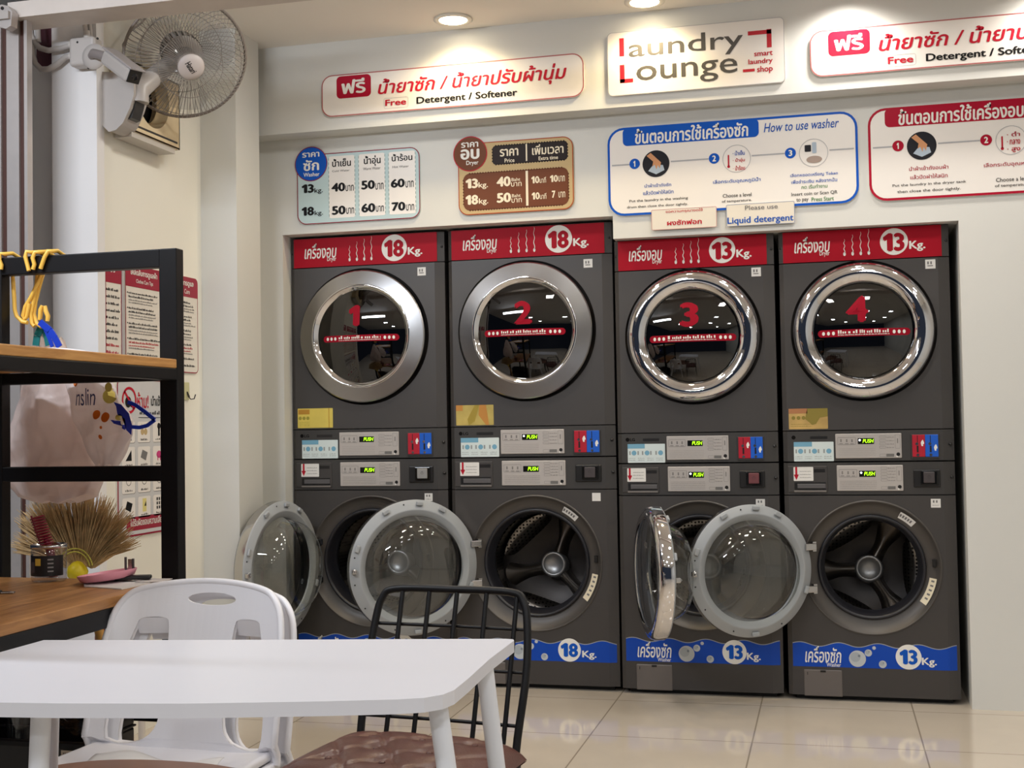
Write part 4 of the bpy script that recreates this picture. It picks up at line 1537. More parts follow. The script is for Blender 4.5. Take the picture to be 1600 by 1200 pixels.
for r in range(4):
    for c in range(4):
        u, v = .03 + c * .113, H - .165 - r * .098 - .085
        S.rect('g', u + .002, v - .002, u + .096, v + .080, 2, .010)
        S.rect('c', u, v, u + .094, v + .082, 3, .010)
        S.scribble('k', u + .022, v + .008, u + .074, v + .016, 4)
        a, b = u + .047, v + .048
        kk = (r * 4 + c)
        if kk in (2, 0):
            S.disc('k', a, b + .016, .013, 4, 14)
            S.rect('k', a - .007, b - .024, a + .007, b + .012, 4, .003)
        elif kk == 1:
            for d in (-.012, .012):
                S.disc('tan', a + d, b - .006, .013, 4, 14)
                S.line('tan', a + d, b, a + d * 1.5, b + .026, .002, 4)
        elif kk in (6, 7):
            S.disc('pinkk', a, b, .020, 4, 16, .015)
            for d in (-.010, .010):
                S.rect('pinkk', a + d - .003, b - .024, a + d + .003, b - .006, 4)
        elif kk in (5, 12):
            S.poly('g' if kk == 5 else 'k', [(a - .026, b - .008), (a + .012, b - .022), (a + .026, b + .010), (a - .012, b + .022)], 4)
        elif kk == 13:
            S.rect('y', a - .014, b - .026, a + .014, b + .026, 4)
            S.poly('k', [(a - .002, b - .004), (a + .010, b + .016), (a + .012, b - .004)], 5)
        elif kk == 14:
            for i in range(3):
                for j in range(3):
                    S.rect('k', a - .022 + i * .016, b - .022 + j * .017, a - .012 + i * .016, b - .010 + j * .017, 4)
        elif kk == 4:
            S.poly('k', [(a - .022, b - .02), (a + .022, b - .02), (a + .02, b + .022)], 4)
        else:
            S.circ('g', a, b, .018, .003, 4)
S.rect('bar', .06, .022, W - .03, .075, 3)
S.text('w', 'ไม่รับผิดชอบความเสียหายทุกกรณี', .085, .030, W - .05, .070, 5, .02)
S.flush(o, PINK_D)

t = thing('adhesive_hook', 'small yellowed adhesive square with a wire hook, under the poster nearest the column', 'wall hook', (XL, -.636, 1.335))
G().rbox(.0005, .006, -.030, .022, -.035, .040, .002).build('adhesive_plate', mat('yellowed_plastic', (200, 196, 150), .4), t)
G().tube([(.006, 0, 0), (.012, 0, -.02), (.022, .004, -.032), (.034, .010, -.030), (.036, .018, -.012)], .0025, 6).tube([(.008, 0, 0), (.012, .012, -.022)], .002, 6).build('hook', mat('dark_wire', (60, 56, 54), .4, metal=.7), t)

# ------------------------------------------------------------------ wall fan, junction box, camera, vent box
yb = -1.262


def pxz(pts, y):
    return [(at(a, b, 1, y).x, at(a, b, 1, y).z) for a, b in pts]


t = thing('wall_fan', 'big grey wall fan with a wire cage near the ceiling, over the beige vent box', 'fan', (0, 0, 0))
g = G()
out = pxz(((153, 112), (152, 150), (155, 178), (160, 196), (170, 206), (181, 203), (192, 192), (203, 168), (209, 148), (209, 130), (200, 115)), yb)
out = [(max(a, XL + .002), b) for a, b in out]
g.prism(out, yb, yb + .10, 'y', True)
bs = fix_normals(g.build('wall_base', FANGREY, t))
mod(bs, 'BEVEL', width=.012, segments=3, limit_method='ANGLE')
g = G()
q = pxz(((194, 152), (207, 148), (205, 162), (199, 182), (190, 186)), yb)
g.prism([(a + .006, b) for a, b in q], yb + .02, yb + .08, 'y')
fix_normals(g.build('control_window', BLKPL, t))
C = at(290, 92, 1, -1.02)
ax = (CAM - C).normalized() * .09 + RV * .026 - UV * .038
ax.normalize()
e1 = Vector((0, 0, 1)).cross(ax).normalized()
e2 = ax.cross(e1)
FM = Matrix(((e1.x, e2.x, ax.x, C.x), (e1.y, e2.y, ax.y, C.y), (e1.z, e2.z, ax.z, C.z), (0, 0, 0, 1)))
RF = .237
g = G()
g.M = FM
for k in range(84):
    a = 2 * PI * k / 84
    path = [(r * math.cos(a + tw), r * math.sin(a + tw), h) for r, h, tw in ((.052, .094, 0), (.09, .094, .02), (.15, .086, .06), (.20, .064, .10), (.228, .034, .13), (RF, .004, .14))]
    g.tube(path, .0012, 4, cap=False)
for r, h in ((.125, .090), (.205, .060)):
    g.tube([(r * math.cos(2 * PI * i / 72), r * math.sin(2 * PI * i / 72), h) for i in range(72)], .0014, 4, closed=True)
g.build('front_grille', FANWIRE, t)
g = G()
g.M = FM
for k in range(60):
    a = 2 * PI * k / 60
    path = [(r * math.cos(a - tw), r * math.sin(a - tw), h) for r, h, tw in ((.085, -.082, 0), (.15, -.074, .12), (.205, -.05, .24), (.230, -.022, .30), (RF, -.004, .33))]
    g.tube(path, .0012, 4, cap=False)
g.tube([(.16 * math.cos(2 * PI * i / 72), .16 * math.sin(2 * PI * i / 72), -.071) for i in range(72)], .0014, 4, closed=True)
g.build('rear_grille', FANWIRE, t)
g = G()
g.M = FM
g.tube([(RF * math.cos(2 * PI * i / 96), RF * math.sin(2 * PI * i / 96), 0) for i in range(96)], .0062, 8, closed=True)
g.build('cage_rim', mat('cage_rim_grey', (126, 116, 108), .45), t)
g = G()
g.M = FM
g.lathe([(.0001, .108), (.030, .107), (.048, .100), (.054, .090), (.052, .080)], n=40)
cap = g.build('hub_cap', mat('fan_cap', (200, 190, 186), .45), t)
S = Sheet(FM @ Vector((0, 0, .1085)), e1, e2, ax)
S.text('k', 'Hatari', -.030, -.014, .020, .010, 2, .02, .2)
g = S.inks['k']
rot = Matrix.Translation(C) @ Matrix.Rotation(math.radians(-48), 4, ax) @ Matrix.Translation(-C)
g.v = [tuple(rot @ Vector(p)) for p in g.v]
S.flush(cap, dict(k=BLACKINK), None, 'lettering')
for k in range(3):
    a0 = math.radians(20 + 120 * k)

    def blade(i, j):
        r = .045 + .155 * i
        w_ = (.30 + .55 * math.sin(PI * min(1, i * .75 + .12))) * (1 - .25 * max(0, i - .8) * 5 * abs(j - .5) * 2)
        a = a0 + w_ * (j - .5) * 1.7 + .25 * i
        return (r * math.cos(a), r * math.sin(a), .02 + .05 * (j - .5) * (1 - .3 * i))
    g = G()
    g.M = FM
    g.grid(blade, 10, 8)
    fix_normals(g.build('fan_blade', FANBLADE, t))
g = G()
g.M = FM
g.lathe([(.0001, .05), (.040, .048), (.045, .02), (.045, -.01), (.0001, -.012)], n=28)
g.build('rotor_hub', mat('rotor_grey', (110, 104, 104), .45), t)
g = G()
g.M = FM
g.lathe([(.0001, -.016), (.066, -.018), (.078, -.034), (.080, -.10), (.070, -.13), (.045, -.148), (.0001, -.152)], n=36)
mo = g.build('motor_housing', FANGREY, t)
g = G()
g.M = FM
for k in range(22):
    a = 2 * PI * k / 22
    g.M = FM @ Matrix.Rotation(a, 4, 'Z')
    g.box(.079, .0815, -.005, .005, -.092, -.045)
g.build('motor_vent', BLKPL, mo)
p0 = Vector((XL + .13, yb + .05, at(205, 135, 1, yb).z))
p2 = FM @ Vector((0, -.03, -.11))
pm = (p0 + p2) / 2 + Vector((.0, -.03, -.02))
G().tube([p0 - Vector((0, 0, .05)), p0, pm, p2], [.04, .042, .036, .034], 14).build('neck', FANGREY, t)
# cord up to the ceiling side
t2 = thing('fan_cord', 'thin grey power cord looping behind the wall fan cage', 'cord', (0, 0, 0))
pts = [at(a, b, 0, XL + .02 + .01 * k) for k, (a, b) in enumerate(((232, 22), (222, 35), (205, 48), (192, 70), (195, 95), (202, 118)))]
G().tube([pts[0]] + pts, .004, 6).build('cord_wire', FANWIRE, t2)

# junction box with conduits
yj = -1.302
t = thing('junction_box', 'square grey electrical box with curved conduits, high on the grey jamb', 'junction box', (0, 0, 0))
p, q = at(117, 108, 1, yj - .02), at(158, 60, 1, yj - .02)
g = G().rbox(p.x, q.x - .005, yj - .06, yj, p.z, q.z, .012, 3)
bx_ = g.build('box_body', PVC, t)
cm_ = at(148, 88, 1, yj - .062)
G().lathe([(.0001, -.012), (.030, -.012), (.036, -.006), (.046, -.004), (.048, .004)], (cm_.x - .004, yj - .062, cm_.z), 'y', 32).build('round_mount', PVC, t)
for pts, r in ((((47, 30), (49, 55), (54, 66), (62, 75), (76, 79), (96, 76), (110, 71), (122, 70)), .011), (((51, 60), (51, 84), (55, 99), (64, 108), (76, 108), (90, 100), (103, 89), (118, 87)), .011),
               (((133, 20), (134, 40), (137, 62)), .012), (((140, 20), (141, 40), (143, 62)), .006), (((58, 28), (60, 66)), .010)):
    G().tube([at(a, b, 1, yj - .022) for a, b in pts], r, 12).build('conduit', PVC, t)
for a, b in ((116, 70), (116, 87), (137, 56)):
    p = at(a, b, 1, yj - .022)
    d = Vector((.016, 0, .002)) if a < 120 else Vector((.001, 0, -.016))
    G().cyl(p - d, p + d, .0155, n=16).build('conduit_collar', mat('collar_grey', (204, 198, 192), .4), t)
for a, b in ((121, 66), (152, 60), (138, 106)):
    p = at(a, b, 1, yj - .06)
    G().lathe([(.0001, -.0015), (.004, -.001), (.0045, .003)], (p.x, yj - .06, p.z), 'y', 10).build('screw', BLKPL, t)
t = thing('security_camera', 'grey bullet security camera pointing down from the junction box', 'camera', (0, 0, 0))
a, b = at(172, 90, 1, yj - .11), at(210, 119, 1, yj - .17)
dr_ = (b - a).normalized()
s1 = dr_.cross(Vector((0, 0, 1))).normalized()
s2 = s1.cross(dr_)
CMx = Matrix(((s1.x, dr_.x, s2.x, a.x), (s1.y, dr_.y, s2.y, a.y), (s1.z, dr_.z, s2.z, a.z), (0, 0, 0, 1)))
Lc = (b - a).length
g = G()
g.M = CMx
g.rbox(-.030, .030, -.01, Lc, -.030, .024, .012, 3)
g.build('camera_body', FANGREY, t)
g = G()
g.M = CMx
g.rbox(-.033, .033, -.02, Lc + .012, .022, .030, .004, 2)
g.build('sun_shield', mat('shield_grey', (158, 152, 152), .4), t)
g = G()
g.M = CMx
g.rbox(-.025, .025, Lc - .002, Lc + .004, -.026, .020, .002, 2)
fr_ = g.build('front_window', BLKPL, t)
g = G()
g.M = CMx
g.lathe([(.0001, Lc + .006), (.012, Lc + .006), (.014, Lc + .003)], (0, 0, -.002), 'y', 20)
g.build('lens', mat('lens_glass', (20, 20, 26), .05), fr_)
G().tube([(cm_.x - .004, yj - .07, cm_.z), (cm_.x + .012, yj - .09, cm_.z + .002), tuple(a + s2 * -.0)], .017, 14).build('mount_arm', mat('arm_grey', (140, 132, 130), .4), t)

# beige box with a round opening
t = thing('vent_box', 'beige plastic box with a big round opening, on the wall under the fan', 'vent box', (0, 0, 0))
xb = XL + .085
p, q = at(203, 206, 0, xb), at(281, 231, 0, xb)
y0, y1, z0 = p.y, q.y, (p.z + q.z) / 2
z1 = z0 + .27
g = G()
cy, cz, rr = y0 + (y1 - y0) * .46, z0 + .165, .120
# front plate with the opening, turned to face +x
h_ = G()
plate_hole(h_, y0, y1, z0, z1, cy, cz, rr, 0)
g.add([(xb - b * 0, a, c) for a, b, c in h_.v], h_.f, False)
g.box(XL + .001, xb, y0, y0 + .006, z0, z1).box(XL + .001, xb, y1 - .006, y1, z0, z1).box(XL + .001, xb, y0, y1, z0, z0 + .006).box(XL + .001, xb, y0, y1, z1 - .006, z1)
g.lathe([(rr, 0), (rr - .004, -.03), (rr - .012, -.05)], (xb, cy, cz), 'x', 48)
fix_normals(g.build('housing', BEIGE, t))
G().lathe([(rr + .01, 0), (.0001, 0)], (XL + .004, cy, cz), 'x', 32).build('dark_interior', BLKPL, t)
g = G()
g.lathe([(rr - .01, .015), (rr - .012, .035), (rr - .022, .042)], (XL, cy, cz), 'x', 40, -2.3, .5)
g.build('inner_lip', BEIGE, t)
G().box(xb - .001, xb + .001, y0 + .03, y1 - .02, z0 + .020, z0 + .028).build('slot', BLKPL, t)
G().box(XL + .02, XL + .06, y0 - .0015, y0 + .001, z0 + .02, z0 + .055).build('cable_entry', BLKPL, t)
G().box(XL + .01, xb - .005, y0 + .02, y1 - .03, z0 - .022, z0).build('mounting_bracket', mat('bracket_pale', (196, 190, 182), .5), t)

# ------------------------------------------------------------------ shelf desk
YF = -2.17
YN = -3.36
t = thing('shelf_desk', 'black metal-framed desk with wooden top and raised shelf, at the left', 'shelf desk', (-1.9, -2.75, 0))
t.location = (0, 0, 0)
xr0, xr1 = -1.668, -1.612
xl0, xl1 = -2.245, -2.19
for x0, x1 in ((xr0, xr1), (xl0, xl1)):
    G().rbox(x0, x1, YF - .012, YF + .03, 0, 1.698, .003).build('post', BLKMET, t)
    G().rbox(x0, x1, YN, YN + .03, 0, 1.698, .003).build('post', BLKMET, t)
for z0, z1 in ((1.645, 1.698), (1.318, 1.352), (1.030, 1.074), (.345, .392)):
    G().rbox(xl1 - .002, xr0 + .002, YF - .010, YF + .026, z0, z1, .003).build('cross_bar', BLKMET, t)
for x0, x1 in ((xr0 + .02, xr1), (xl0, xl1 - .02)):
    G().rbox(x0, x1, YN + .03, YF - .012, 1.318, 1.352, .003).build('shelf_rail', BLKMET, t)
    G().rbox(x0, x1, YN + .03, YF - .012, .672, .722, .003).build('desk_rail', BLKMET, t)
G().rbox(xl0, xr1, YN, YF - .013, 1.352, 1.378, .003).build('shelf_plank', PLANKW, t)
G().rbox(xl0, xr1 + .002, YN, YF - .013, .722, .750, .003).build('desk_top', DESKW, t)

# hangers on the top bar
HG = (((45.2, 423), (42.8, 413), (39.6, 401), (41.5, 393), (47, 388.5), (53, 390)), ((51.5, 421), (54, 413), (51, 403), (54.6, 394), (60, 388.7), (65, 390.5)),
      ((63.4, 420), (66.5, 411), (69.7, 402), (75.3, 392), (80, 387.5), (81.6, 389.5)), ((1.6, 421), (2.4, 414), (-1, 406), (0, 396), (5, 391), (11, 392)))
HB = (((19, 420), (20.6, 441), (22.2, 465), (23, 484), (26, 494), (35, 503), (43, 504)), ((68, 420), (60, 440), (49, 463.5), (39.6, 479), (35.7, 493.6), (38, 500), (42, 495), (46, 474)),
      ((58.6, 420), (57, 446), (52.3, 471), (48.3, 490), (50, 506), (54, 510)), ((69.7, 420), (61.8, 446), (55.5, 471), (53, 490), (57, 505), (65, 511)))
HL = ('yellow plastic hanger bowed furthest out, hooked first of the close trio on the shelf bar', 'yellow plastic hanger with a looped end, middle hook of the trio on the shelf bar',
      'yellow plastic hanger hooked nearest the clear wall side of the shelf bar', 'yellow plastic hanger at the left edge of the picture, hooked over the shelf post')
for k in range(4):
    t = thing('clothes_hanger', HL[k], 'hanger', (0, 0, 0), 0, 'yellow hangers on the shelf bar')
    fy = YF - .018
    hook = [at(a, b, 1, fy) for a, b in HG[k]]
    top = hook[4]
    hook = hook[:4] + [Vector((top.x, fy + .006, 1.708)), Vector((hook[5].x, YF + .008, 1.712)), Vector((hook[5].x + .006, YF + .036, 1.700))]
    by = YF + .04 + .008 * k
    hb = [at(a, b, 1, by) for a, b in HB[k]]
    neck = [hook[-1], Vector(((hook[-1].x + hb[0].x) / 2, by, 1.668))]
    G().tube(hook, .0062, 8).build('hook', YELLOW, t)
    G().tube(neck + hb, .0062, 8).build('arm', YELLOW, t)

# clips and hanging bags behind the shelf frame
yg = YF + .06
g = G()
for pts in (((62, 500), (63, 492), (63.5, 484), (66, 477.5)), ((74, 502), (75, 494), (71.5, 486), (70.5, 478))):
    g.tube([at(a, b, 1, yg) for a, b in pts], [.006, .007, .007, .0055], 8)
tag(g.build('yellow_clip', YELLOW), 'small yellow two-pronged clip above the blue strap, behind the shelf bar', 'clip')


def ribbon(g, pts, y, w, th=.002, dy=.0):
    P = [at(a, b, 1, y + dy * i) for i, (a, b) in enumerate(pts)]
    for i in range(len(P) - 1):
        a, b = P[i], P[i + 1]
        d = (b - a).normalized()
        n = d.cross(Vector((0, 1, 0))).normalized() * w / 2
        v = []
        for yy in (-th, th):
            v += [a - n + Vector((0, yy, 0)), b - n + Vector((0, yy, 0)), b + n + Vector((0, yy, 0)), a + n + Vector((0, yy, 0))]
        g.add(v, [(0, 1, 2, 3), (4, 5, 6, 7), (0, 1, 5, 4), (1, 2, 6, 5), (2, 3, 7, 6), (3, 0, 4, 7)], False)


def plastic(name, rgb, rough=.28, trans=.45, bump=.5):
    m = mat(name, rgb, rough, noise=.05, nscale=9, bump=bump * .5, bscale=22, bdist=.01)
    nt = m.node_tree
    b = nt.nodes['Principled BSDF']
    tl = nt.nodes.new('ShaderNodeBsdfTranslucent')
    tl.inputs[0].default_value = (*lin(rgb), 1)
    mx = nt.nodes.new('ShaderNodeMixShader')
    mx.inputs[0].default_value = trans
    nt.links.new(b.outputs[0], mx.inputs[1])
    nt.links.new(tl.outputs[0], mx.inputs[2])
    nt.links.new(mx.outputs[0], nt.nodes['Material Output'].inputs[0])
    return m


BAGM = plastic('thin_bag_plastic', (238, 224, 220), .25, .45, .8)
BAGC = plastic('clear_printed_bag', (242, 232, 230), .15, .45, 1.)


def bag(g, rows, y, depth, seed, nu=130):
    """crumpled hanging bag: rows of (left px, right px, y px) give its outline at the plane y"""
    rnd = random.Random(seed)
    ph = [rnd.uniform(0, 6.28) for _ in range(12)]
    L = [at(a, c, 1, y) for a, b, c in rows]
    R = [at(b, c, 1, y) for a, b, c in rows]
    n = len(rows) - 1
    nv = 90

    def fn(i, j):
        q = j * n
        k = min(int(q), n - 1)
        f = q - k
        f = f * f * (3 - 2 * f) * .5 + f * .5
        l, r = L[k].lerp(L[k + 1], f), R[k].lerp(R[k + 1], f)
        c, w_ = (l + r) / 2, (r.x - l.x) / 2
        a = 2 * PI * i
        bulge = depth * (.35 + .65 * math.sin(PI * min(1, .25 + j * .7)))
        rr = 1 + .05 * math.sin(5 * a + ph[0] + 3 * j) + .035 * math.sin(9 * a + ph[1] - 5 * j) + .03 * math.sin(14 * a + ph[2] + 9 * j)
        if j >= .999:
            bulge *= .2
        q3 = Vector((c.x + w_ * math.cos(a), y + bulge * math.sin(a), c.z))
        k1 = Vector((q3.x * 9 + seed, q3.y * 9, q3.z * 5))
        crease = (1 - abs(noise.noise(k1)) * 2.2) * .5 + (1 - abs(noise.noise(k1 * 2.3 + Vector((5, 1, 2)))) * 2.2) * .3 + (1 - abs(noise.noise(k1 * 5.1))) * .12
        rr += (crease - .45) * .55 * (.03 / depth) ** .5
        return Vector((c.x + w_ * math.cos(a) * (1 + (crease - .45) * .05), y + bulge * rr * math.sin(a) + .006 * math.sin(17 * j + 3 * a + ph[3]), c.z + .005 * math.sin(6 * a + ph[4] + 8 * j)))
    g.grid(fn, nu, nv)


yb1 = YF + .18
t = thing('carrier_bag', 'big crumpled whitish carrier bag hanging behind the shelf frame', 'carrier bag', (0, 0, 0), 0, 'plastic bags behind the shelf')
g = G()
bag(g, ((70, 88, 528), (46, 120, 585), (36, 140, 620), (24, 150, 655), (13, 160, 690), (10, 165, 720), (11, 160, 752), (30, 152, 774), (62, 120, 784)), yb1, .075, 3)
fix_normals(g.build('bag_body', BAGM, t))
g = G()
ribbon(g, ((56, 540), (58, 525), (64, 512), (66, 508)), yg + .02, .022)
ribbon(g, ((75, 540), (72, 524), (67, 511), (64, 507)), yg + .024, .016)
g.build('teal_strap', mat('teal_strap', (20, 110, 112), .5), t, 'teal carrying strap')
yb2 = YF + .085
t = thing('printed_bag', 'clear crumpled bag printed with orange flowers and dark handwriting, tied with a blue strap', 'plastic bag', (0, 0, 0), 0, 'plastic bags behind the shelf')
g = G()
bag(g, ((92, 130, 560), (104, 166, 588), (108, 182, 612), (112, 192, 632), (118, 206, 656), (126, 208, 680), (140, 196, 706), (152, 184, 728)), yb2, .035, 8)
fix_normals(g.build('bag_body', BAGC, t))
bvh = BVHTree.FromPolygons([Vector(p_) for p_ in g.v], g.f)
g = G()
ribbon(g, ((62, 503), (68, 508), (78, 516), (86, 528), (93, 542)), yg, .020)
ribbon(g, ((70, 512), (78, 530), (82, 542)), yg + .004, .012)
BSTR = mat('blue_strap', (28, 62, 190), .35)
g.build('blue_handle', BSTR, t, 'blue handle over the hanger')
g = G()
ribbon(g, ((200, 628), (212, 633), (226, 643), (242, 656)), yb2 - .01, .011)
ribbon(g, ((242, 656), (230, 665), (218, 668), (206, 667)), yb2 - .01, .011)
g.build('blue_strap', BSTR, t, 'blue tie strap')
ysf = yb2 - .060


class OnBag(Sheet):
    def p(s, u, v, hh=0.):
        hit = bvh.ray_cast(Vector((u, yb2 - .5, v)), Vector((0, 1, 0)))
        return Vector((u, (hit[0].y if hit[0] else ysf) - .0015 - hh, v))

    def poly(s, ink, pts, h=1):
        c = (sum(p_[0] for p_ in pts) / len(pts), sum(p_[1] for p_ in pts) / len(pts))
        n = len(pts)
        v = [s.p(*c, h * s.lay)]
        for f in (.34, .67, 1):
            v += [s.p(c[0] + (a - c[0]) * f, c[1] + (b - c[1]) * f, h * s.lay) for a, b in pts]
        fs = [(0, 1 + i, 1 + (i + 1) % n) for i in range(n)]
        for k in (0, 1):
            fs += [(1 + k * n + i, 1 + k * n + (i + 1) % n, 1 + (k + 1) * n + (i + 1) % n, 1 + (k + 1) * n + i) for i in range(n)]
        s.g(ink).add(v, fs, False)


S = OnBag((0, ysf, 0), (1, 0, 0), (0, 0, 1), (0, -1, 0))
for px, py, r, k in ((108, 597, .011, 'o'), (144, 648, .012, 'o'), (158, 652, .013, 'o'), (149, 683, .006, 'o'), (152, 668, .004, 'o'), (160, 618, .02, 'y'), (170, 605, .012, 'y'), (176, 652, .008, 'y'), (190, 658, .010, 'w'), (194, 656, .004, 'o')):
    u, v = S.uv(px, py)
    S.disc(k, u, v, r, 1 + (k == 'o'), 18, r * 1.15)
u0, v0 = S.uv(111, 634)
u1, v1 = S.uv(142, 606)
S.text('k', 'nslin', u0, v0, u1, v1, 12, .0, .25)
for pts in (((170, 634), (178, 628), (190, 632), (202, 646), (207, 664), (206, 680), (198, 672), (196, 656), (186, 644), (174, 646)), ((166, 656), (178, 658), (192, 664), (196, 672), (184, 668), (170, 662))):
    S.poly('b', [S.uv(*p_) for p_ in pts], 2)
S.flush(t, dict(o=mat('orange_print', (216, 112, 40), .4), y=mat('yellow_print', (222, 204, 110), .4), w=mat('white_flower_print', (236, 226, 214), .4), b=mat('blue_bag_print', (52, 62, 170), .4), k=mat('navy_writing', (36, 40, 96), .4)) , dict(handwriting=['k'], blue_print=['b']), 'flower_print')

# things on the shelf plank
g = G()
p, q = at(42, 545, 0, -1.80), at(112, 556, 0, -1.72)
g.grid(lambda i, j: (-2.02 + .30 * j, -2.22 - .34 * i, 1.3835 + .016 * math.sin(PI * i) * math.sin(PI * j) * (1 + .4 * math.sin(9 * i + 4 * j)) + .0015), 18, 14)
o = tag(fix_normals(g.build('folded_cloth', mat('white_cloth', (232, 228, 230), .8, bump=.3, bscale=30))), 'flat white cloth lying on the raised shelf plank', 'cloth')
mod(o, 'SOLIDIFY', thickness=.003)
g = G()
rn = random.Random(4)
g.grid(lambda i, j: (-1.93 + .16 * j, -2.66 - .26 * i, 1.3825 + .024 * math.sin(PI * i) * math.sin(PI * j) * (1 + .5 * math.sin(12 * i + 7 * j))), 18, 12)
o = tag(fix_normals(g.build('plastic_packet', plastic('pinkish_packet', (214, 176, 178), .2))), 'crumpled pinkish plastic packet on the raised shelf plank, nearer the photographer than the cloth', 'packet')
mod(o, 'SOLIDIFY', thickness=.002)

# ------------------------------------------------------------------ things on the desk
t = thing('plastic_jar', 'round clear plastic jar with black label standing on the desk', 'jar', (-1.985, -2.25, .7505), 0)
g = G().lathe([(.0001, .001), (.046, .001), (.049, .006), (.049, .088), (.044, .096)], n=40)
g.build('jar_body', thin_glass('jar_plastic', (.86, .84, .84), 1.5), t)
G().lathe([(.044, .094), (.050, .095), (.0505, .105), (.046, .106), (.045, .098)], n=40).build('rim', STEEL, t)
g = G()
a0_, a1_ = -PI * .98, -.10
g.lathe([(.0494, .018), (.0494, .076)], n=40, a0=a0_, a1=a1_)
lb = g.build('label', mat('jar_label_black', (26, 24, 26), .35), t)
g = G()
cyl = lambda a, z, r=.0498: (r * math.cos(a), r * math.sin(a), z)
g.mi = 0
g.grid(lambda i, j: cyl(-1.62 + .36 * (i - .5), .048 + .020 * j + .0), 6, 2)
g.mi = 1
for k in range(4):
    g.grid(lambda i, j: cyl(-1.05 + .32 * i, .030 + .011 * k + .004 * j), 4, 1)
g.mi = 2
g.grid(lambda i, j: cyl(-2.35 + .5 * i, .028 + .030 * j), 6, 2)
fix_normals(g.build('label_print', [mat('label_gold', (214, 176, 70), .4), mat('label_grey_text', (150, 146, 146), .5), mat('label_dark_grey', (74, 66, 68), .5)], lb))
t = thing('hair_comb', 'dark red spring-toothed comb standing in the clear jar', 'comb', (-1.985, -2.25, .7505))
G().tube([(.014, 0, .012), (.012, 0, .05), (.004, 0, .085), (-.012, 0, .125)], [.012, .010, .012, .007], 10).build('handle', MAGENTA, t)
g = G()
for k in range(11):
    c = Vector((-.008 - .0030 * k, 0, .105 + .0075 * k))
    g.tube([c + Vector((.020 * math.cos(x), .014 * math.sin(x), .006 * math.cos(x))) for x in [2 * PI * i / 12 for i in range(12)]], .0022, 6, closed=True)
g.tube([(-.026, 0, .1), (-.058, 0, .185)], .003, 6)
g.build('spring_teeth', MAGENTA, t)
# papers, pink dish, black pen, clip, small knife
o = tag(G().prism([(-1.885, -2.235), (-1.70, -2.20), (-1.645, -2.24), (-1.66, -2.40), (-1.80, -2.36)], .7505, .7535, 'z').build('paper_sheet', PAPER), 'white sheet of paper under the pink dish on the desk', 'paper')
o = tag(G().prism([(-1.700, -2.21), (-1.622, -2.20), (-1.622, -2.27), (-1.690, -2.285)], .7545, .7565, 'z').build('envelope', mat('envelope_paper', (226, 220, 218), .7)), 'small white envelope at the far corner of the desk, beside the post', 'envelope')
g = G()
th = Matrix.Translation((-1.788, -2.262, .7585)) @ Matrix.Rotation(math.radians(-7), 4, 'Y')
g.M = th
M0 = Matrix.Diagonal((1, 1.25, 1, 1))
g.M = th @ M0
g.lathe([(.0001, .002), (.055, .002), (.064, .008), (.072, .020), (.074, .0215), (.076, .020), (.068, .004), (.058, .0), (.0001, .0)], n=48)
t = tag(g.build('pink_dish', PINK), 'shallow pink plastic dish lying on the paper on the desk', 'dish')
g = G()
g.M = Matrix.Translation((-1.716, -2.25, .758)) @ Matrix.Rotation(.4, 4, 'Z')
g.rbox(-.050, .050, -.016, .016, 0, .012, .005, 3)
o = tag(g.build('black_remote', BLKPL), 'small black handset lying on the papers near the desk corner', 'remote control')
t = thing('metal_clip', 'small upright grey U-shaped metal clip on the desk behind the pink dish', 'clip', (-1.755, -2.205, .7535))
g = G()
g.tube([(-.012, 0, .062), (-.012, 0, .030), (-.008, 0, .021), (.008, 0, .021), (.012, 0, .030), (.012, 0, .058)], .0036, 8).cyl((0, .002, 0), (0, .002, .022), .004)
g.build('bent_wire', mat('clip_grey', (104, 100, 100), .4, metal=.6), t)
G().box(-.006, .006, .002, .005, .024, .056).build('plate', STEEL, t)
t = thing('folding_knife', 'small dark folding tool with pale tip lying on the near part of the desk', 'folding knife', (-1.965, -2.52, .7505), math.radians(14))
G().rbox(-.06, .02, -.008, .008, 0, .009, .003, 2).build('handle', BLKPL, t)
G().rbox(.018, .055, -.007, .007, .001, .005, .002, 2).build('blade', STEEL, t)

# ------------------------------------------------------------------ behind and under the desk
t = thing('straw_broom', 'straw broom leaning upside down behind the desk, with a yellow neck and bamboo handle', 'broom', (0, 0, 0))
yq = -1.87
neck = at(126, 892, 1, yq)
g = G()
rn = random.Random(11)
for k in range(1100):
    u = rn.uniform(-1, 1)
    a = PI / 2 - u * 1.12 + .10
    L = (.235 if abs(u) < .75 else .20) * rn.uniform(.8, 1.06) * (1 - .10 * u)
    d = Vector((math.cos(a), 0, math.sin(a)))
    b0 = neck + Vector((u * .045, rn.uniform(-.012, .012), .01 + .01 * (1 - u * u)))
    yy = rn.uniform(-.030, .030)
    c = Vector((rn.uniform(-.012, .012), 0, rn.uniform(-.008, .008)))
    m1 = b0 + d * L * .5 + Vector((0, yy * .6, 0))
    m2 = b0 + d * L + Vector((0, yy, 0)) + c - Vector((0, 0, .02 * abs(u)))
    g.tube([b0, m1, m2], [.0022, .0019, .0007], 4, cap=False)
g.build('bristles', BRISTLE, t)
g = G()
for k, rr in enumerate((.052, .062, .072)):
    pts = [neck + Vector((rr * math.cos(a) * 1.0, -.030, .012 + rr * math.sin(a) * 1.0)) for a in [.15 + (PI * .72) * i / 14 for i in range(15)]]
    if k < 2:
        g.tube(pts, .0022, 6)
g.build('binding_thread', mat('yellow_thread', (214, 206, 90), .5), t)
g = G()
g.M = Matrix.Translation(neck + Vector((0, -.018, -.012)))
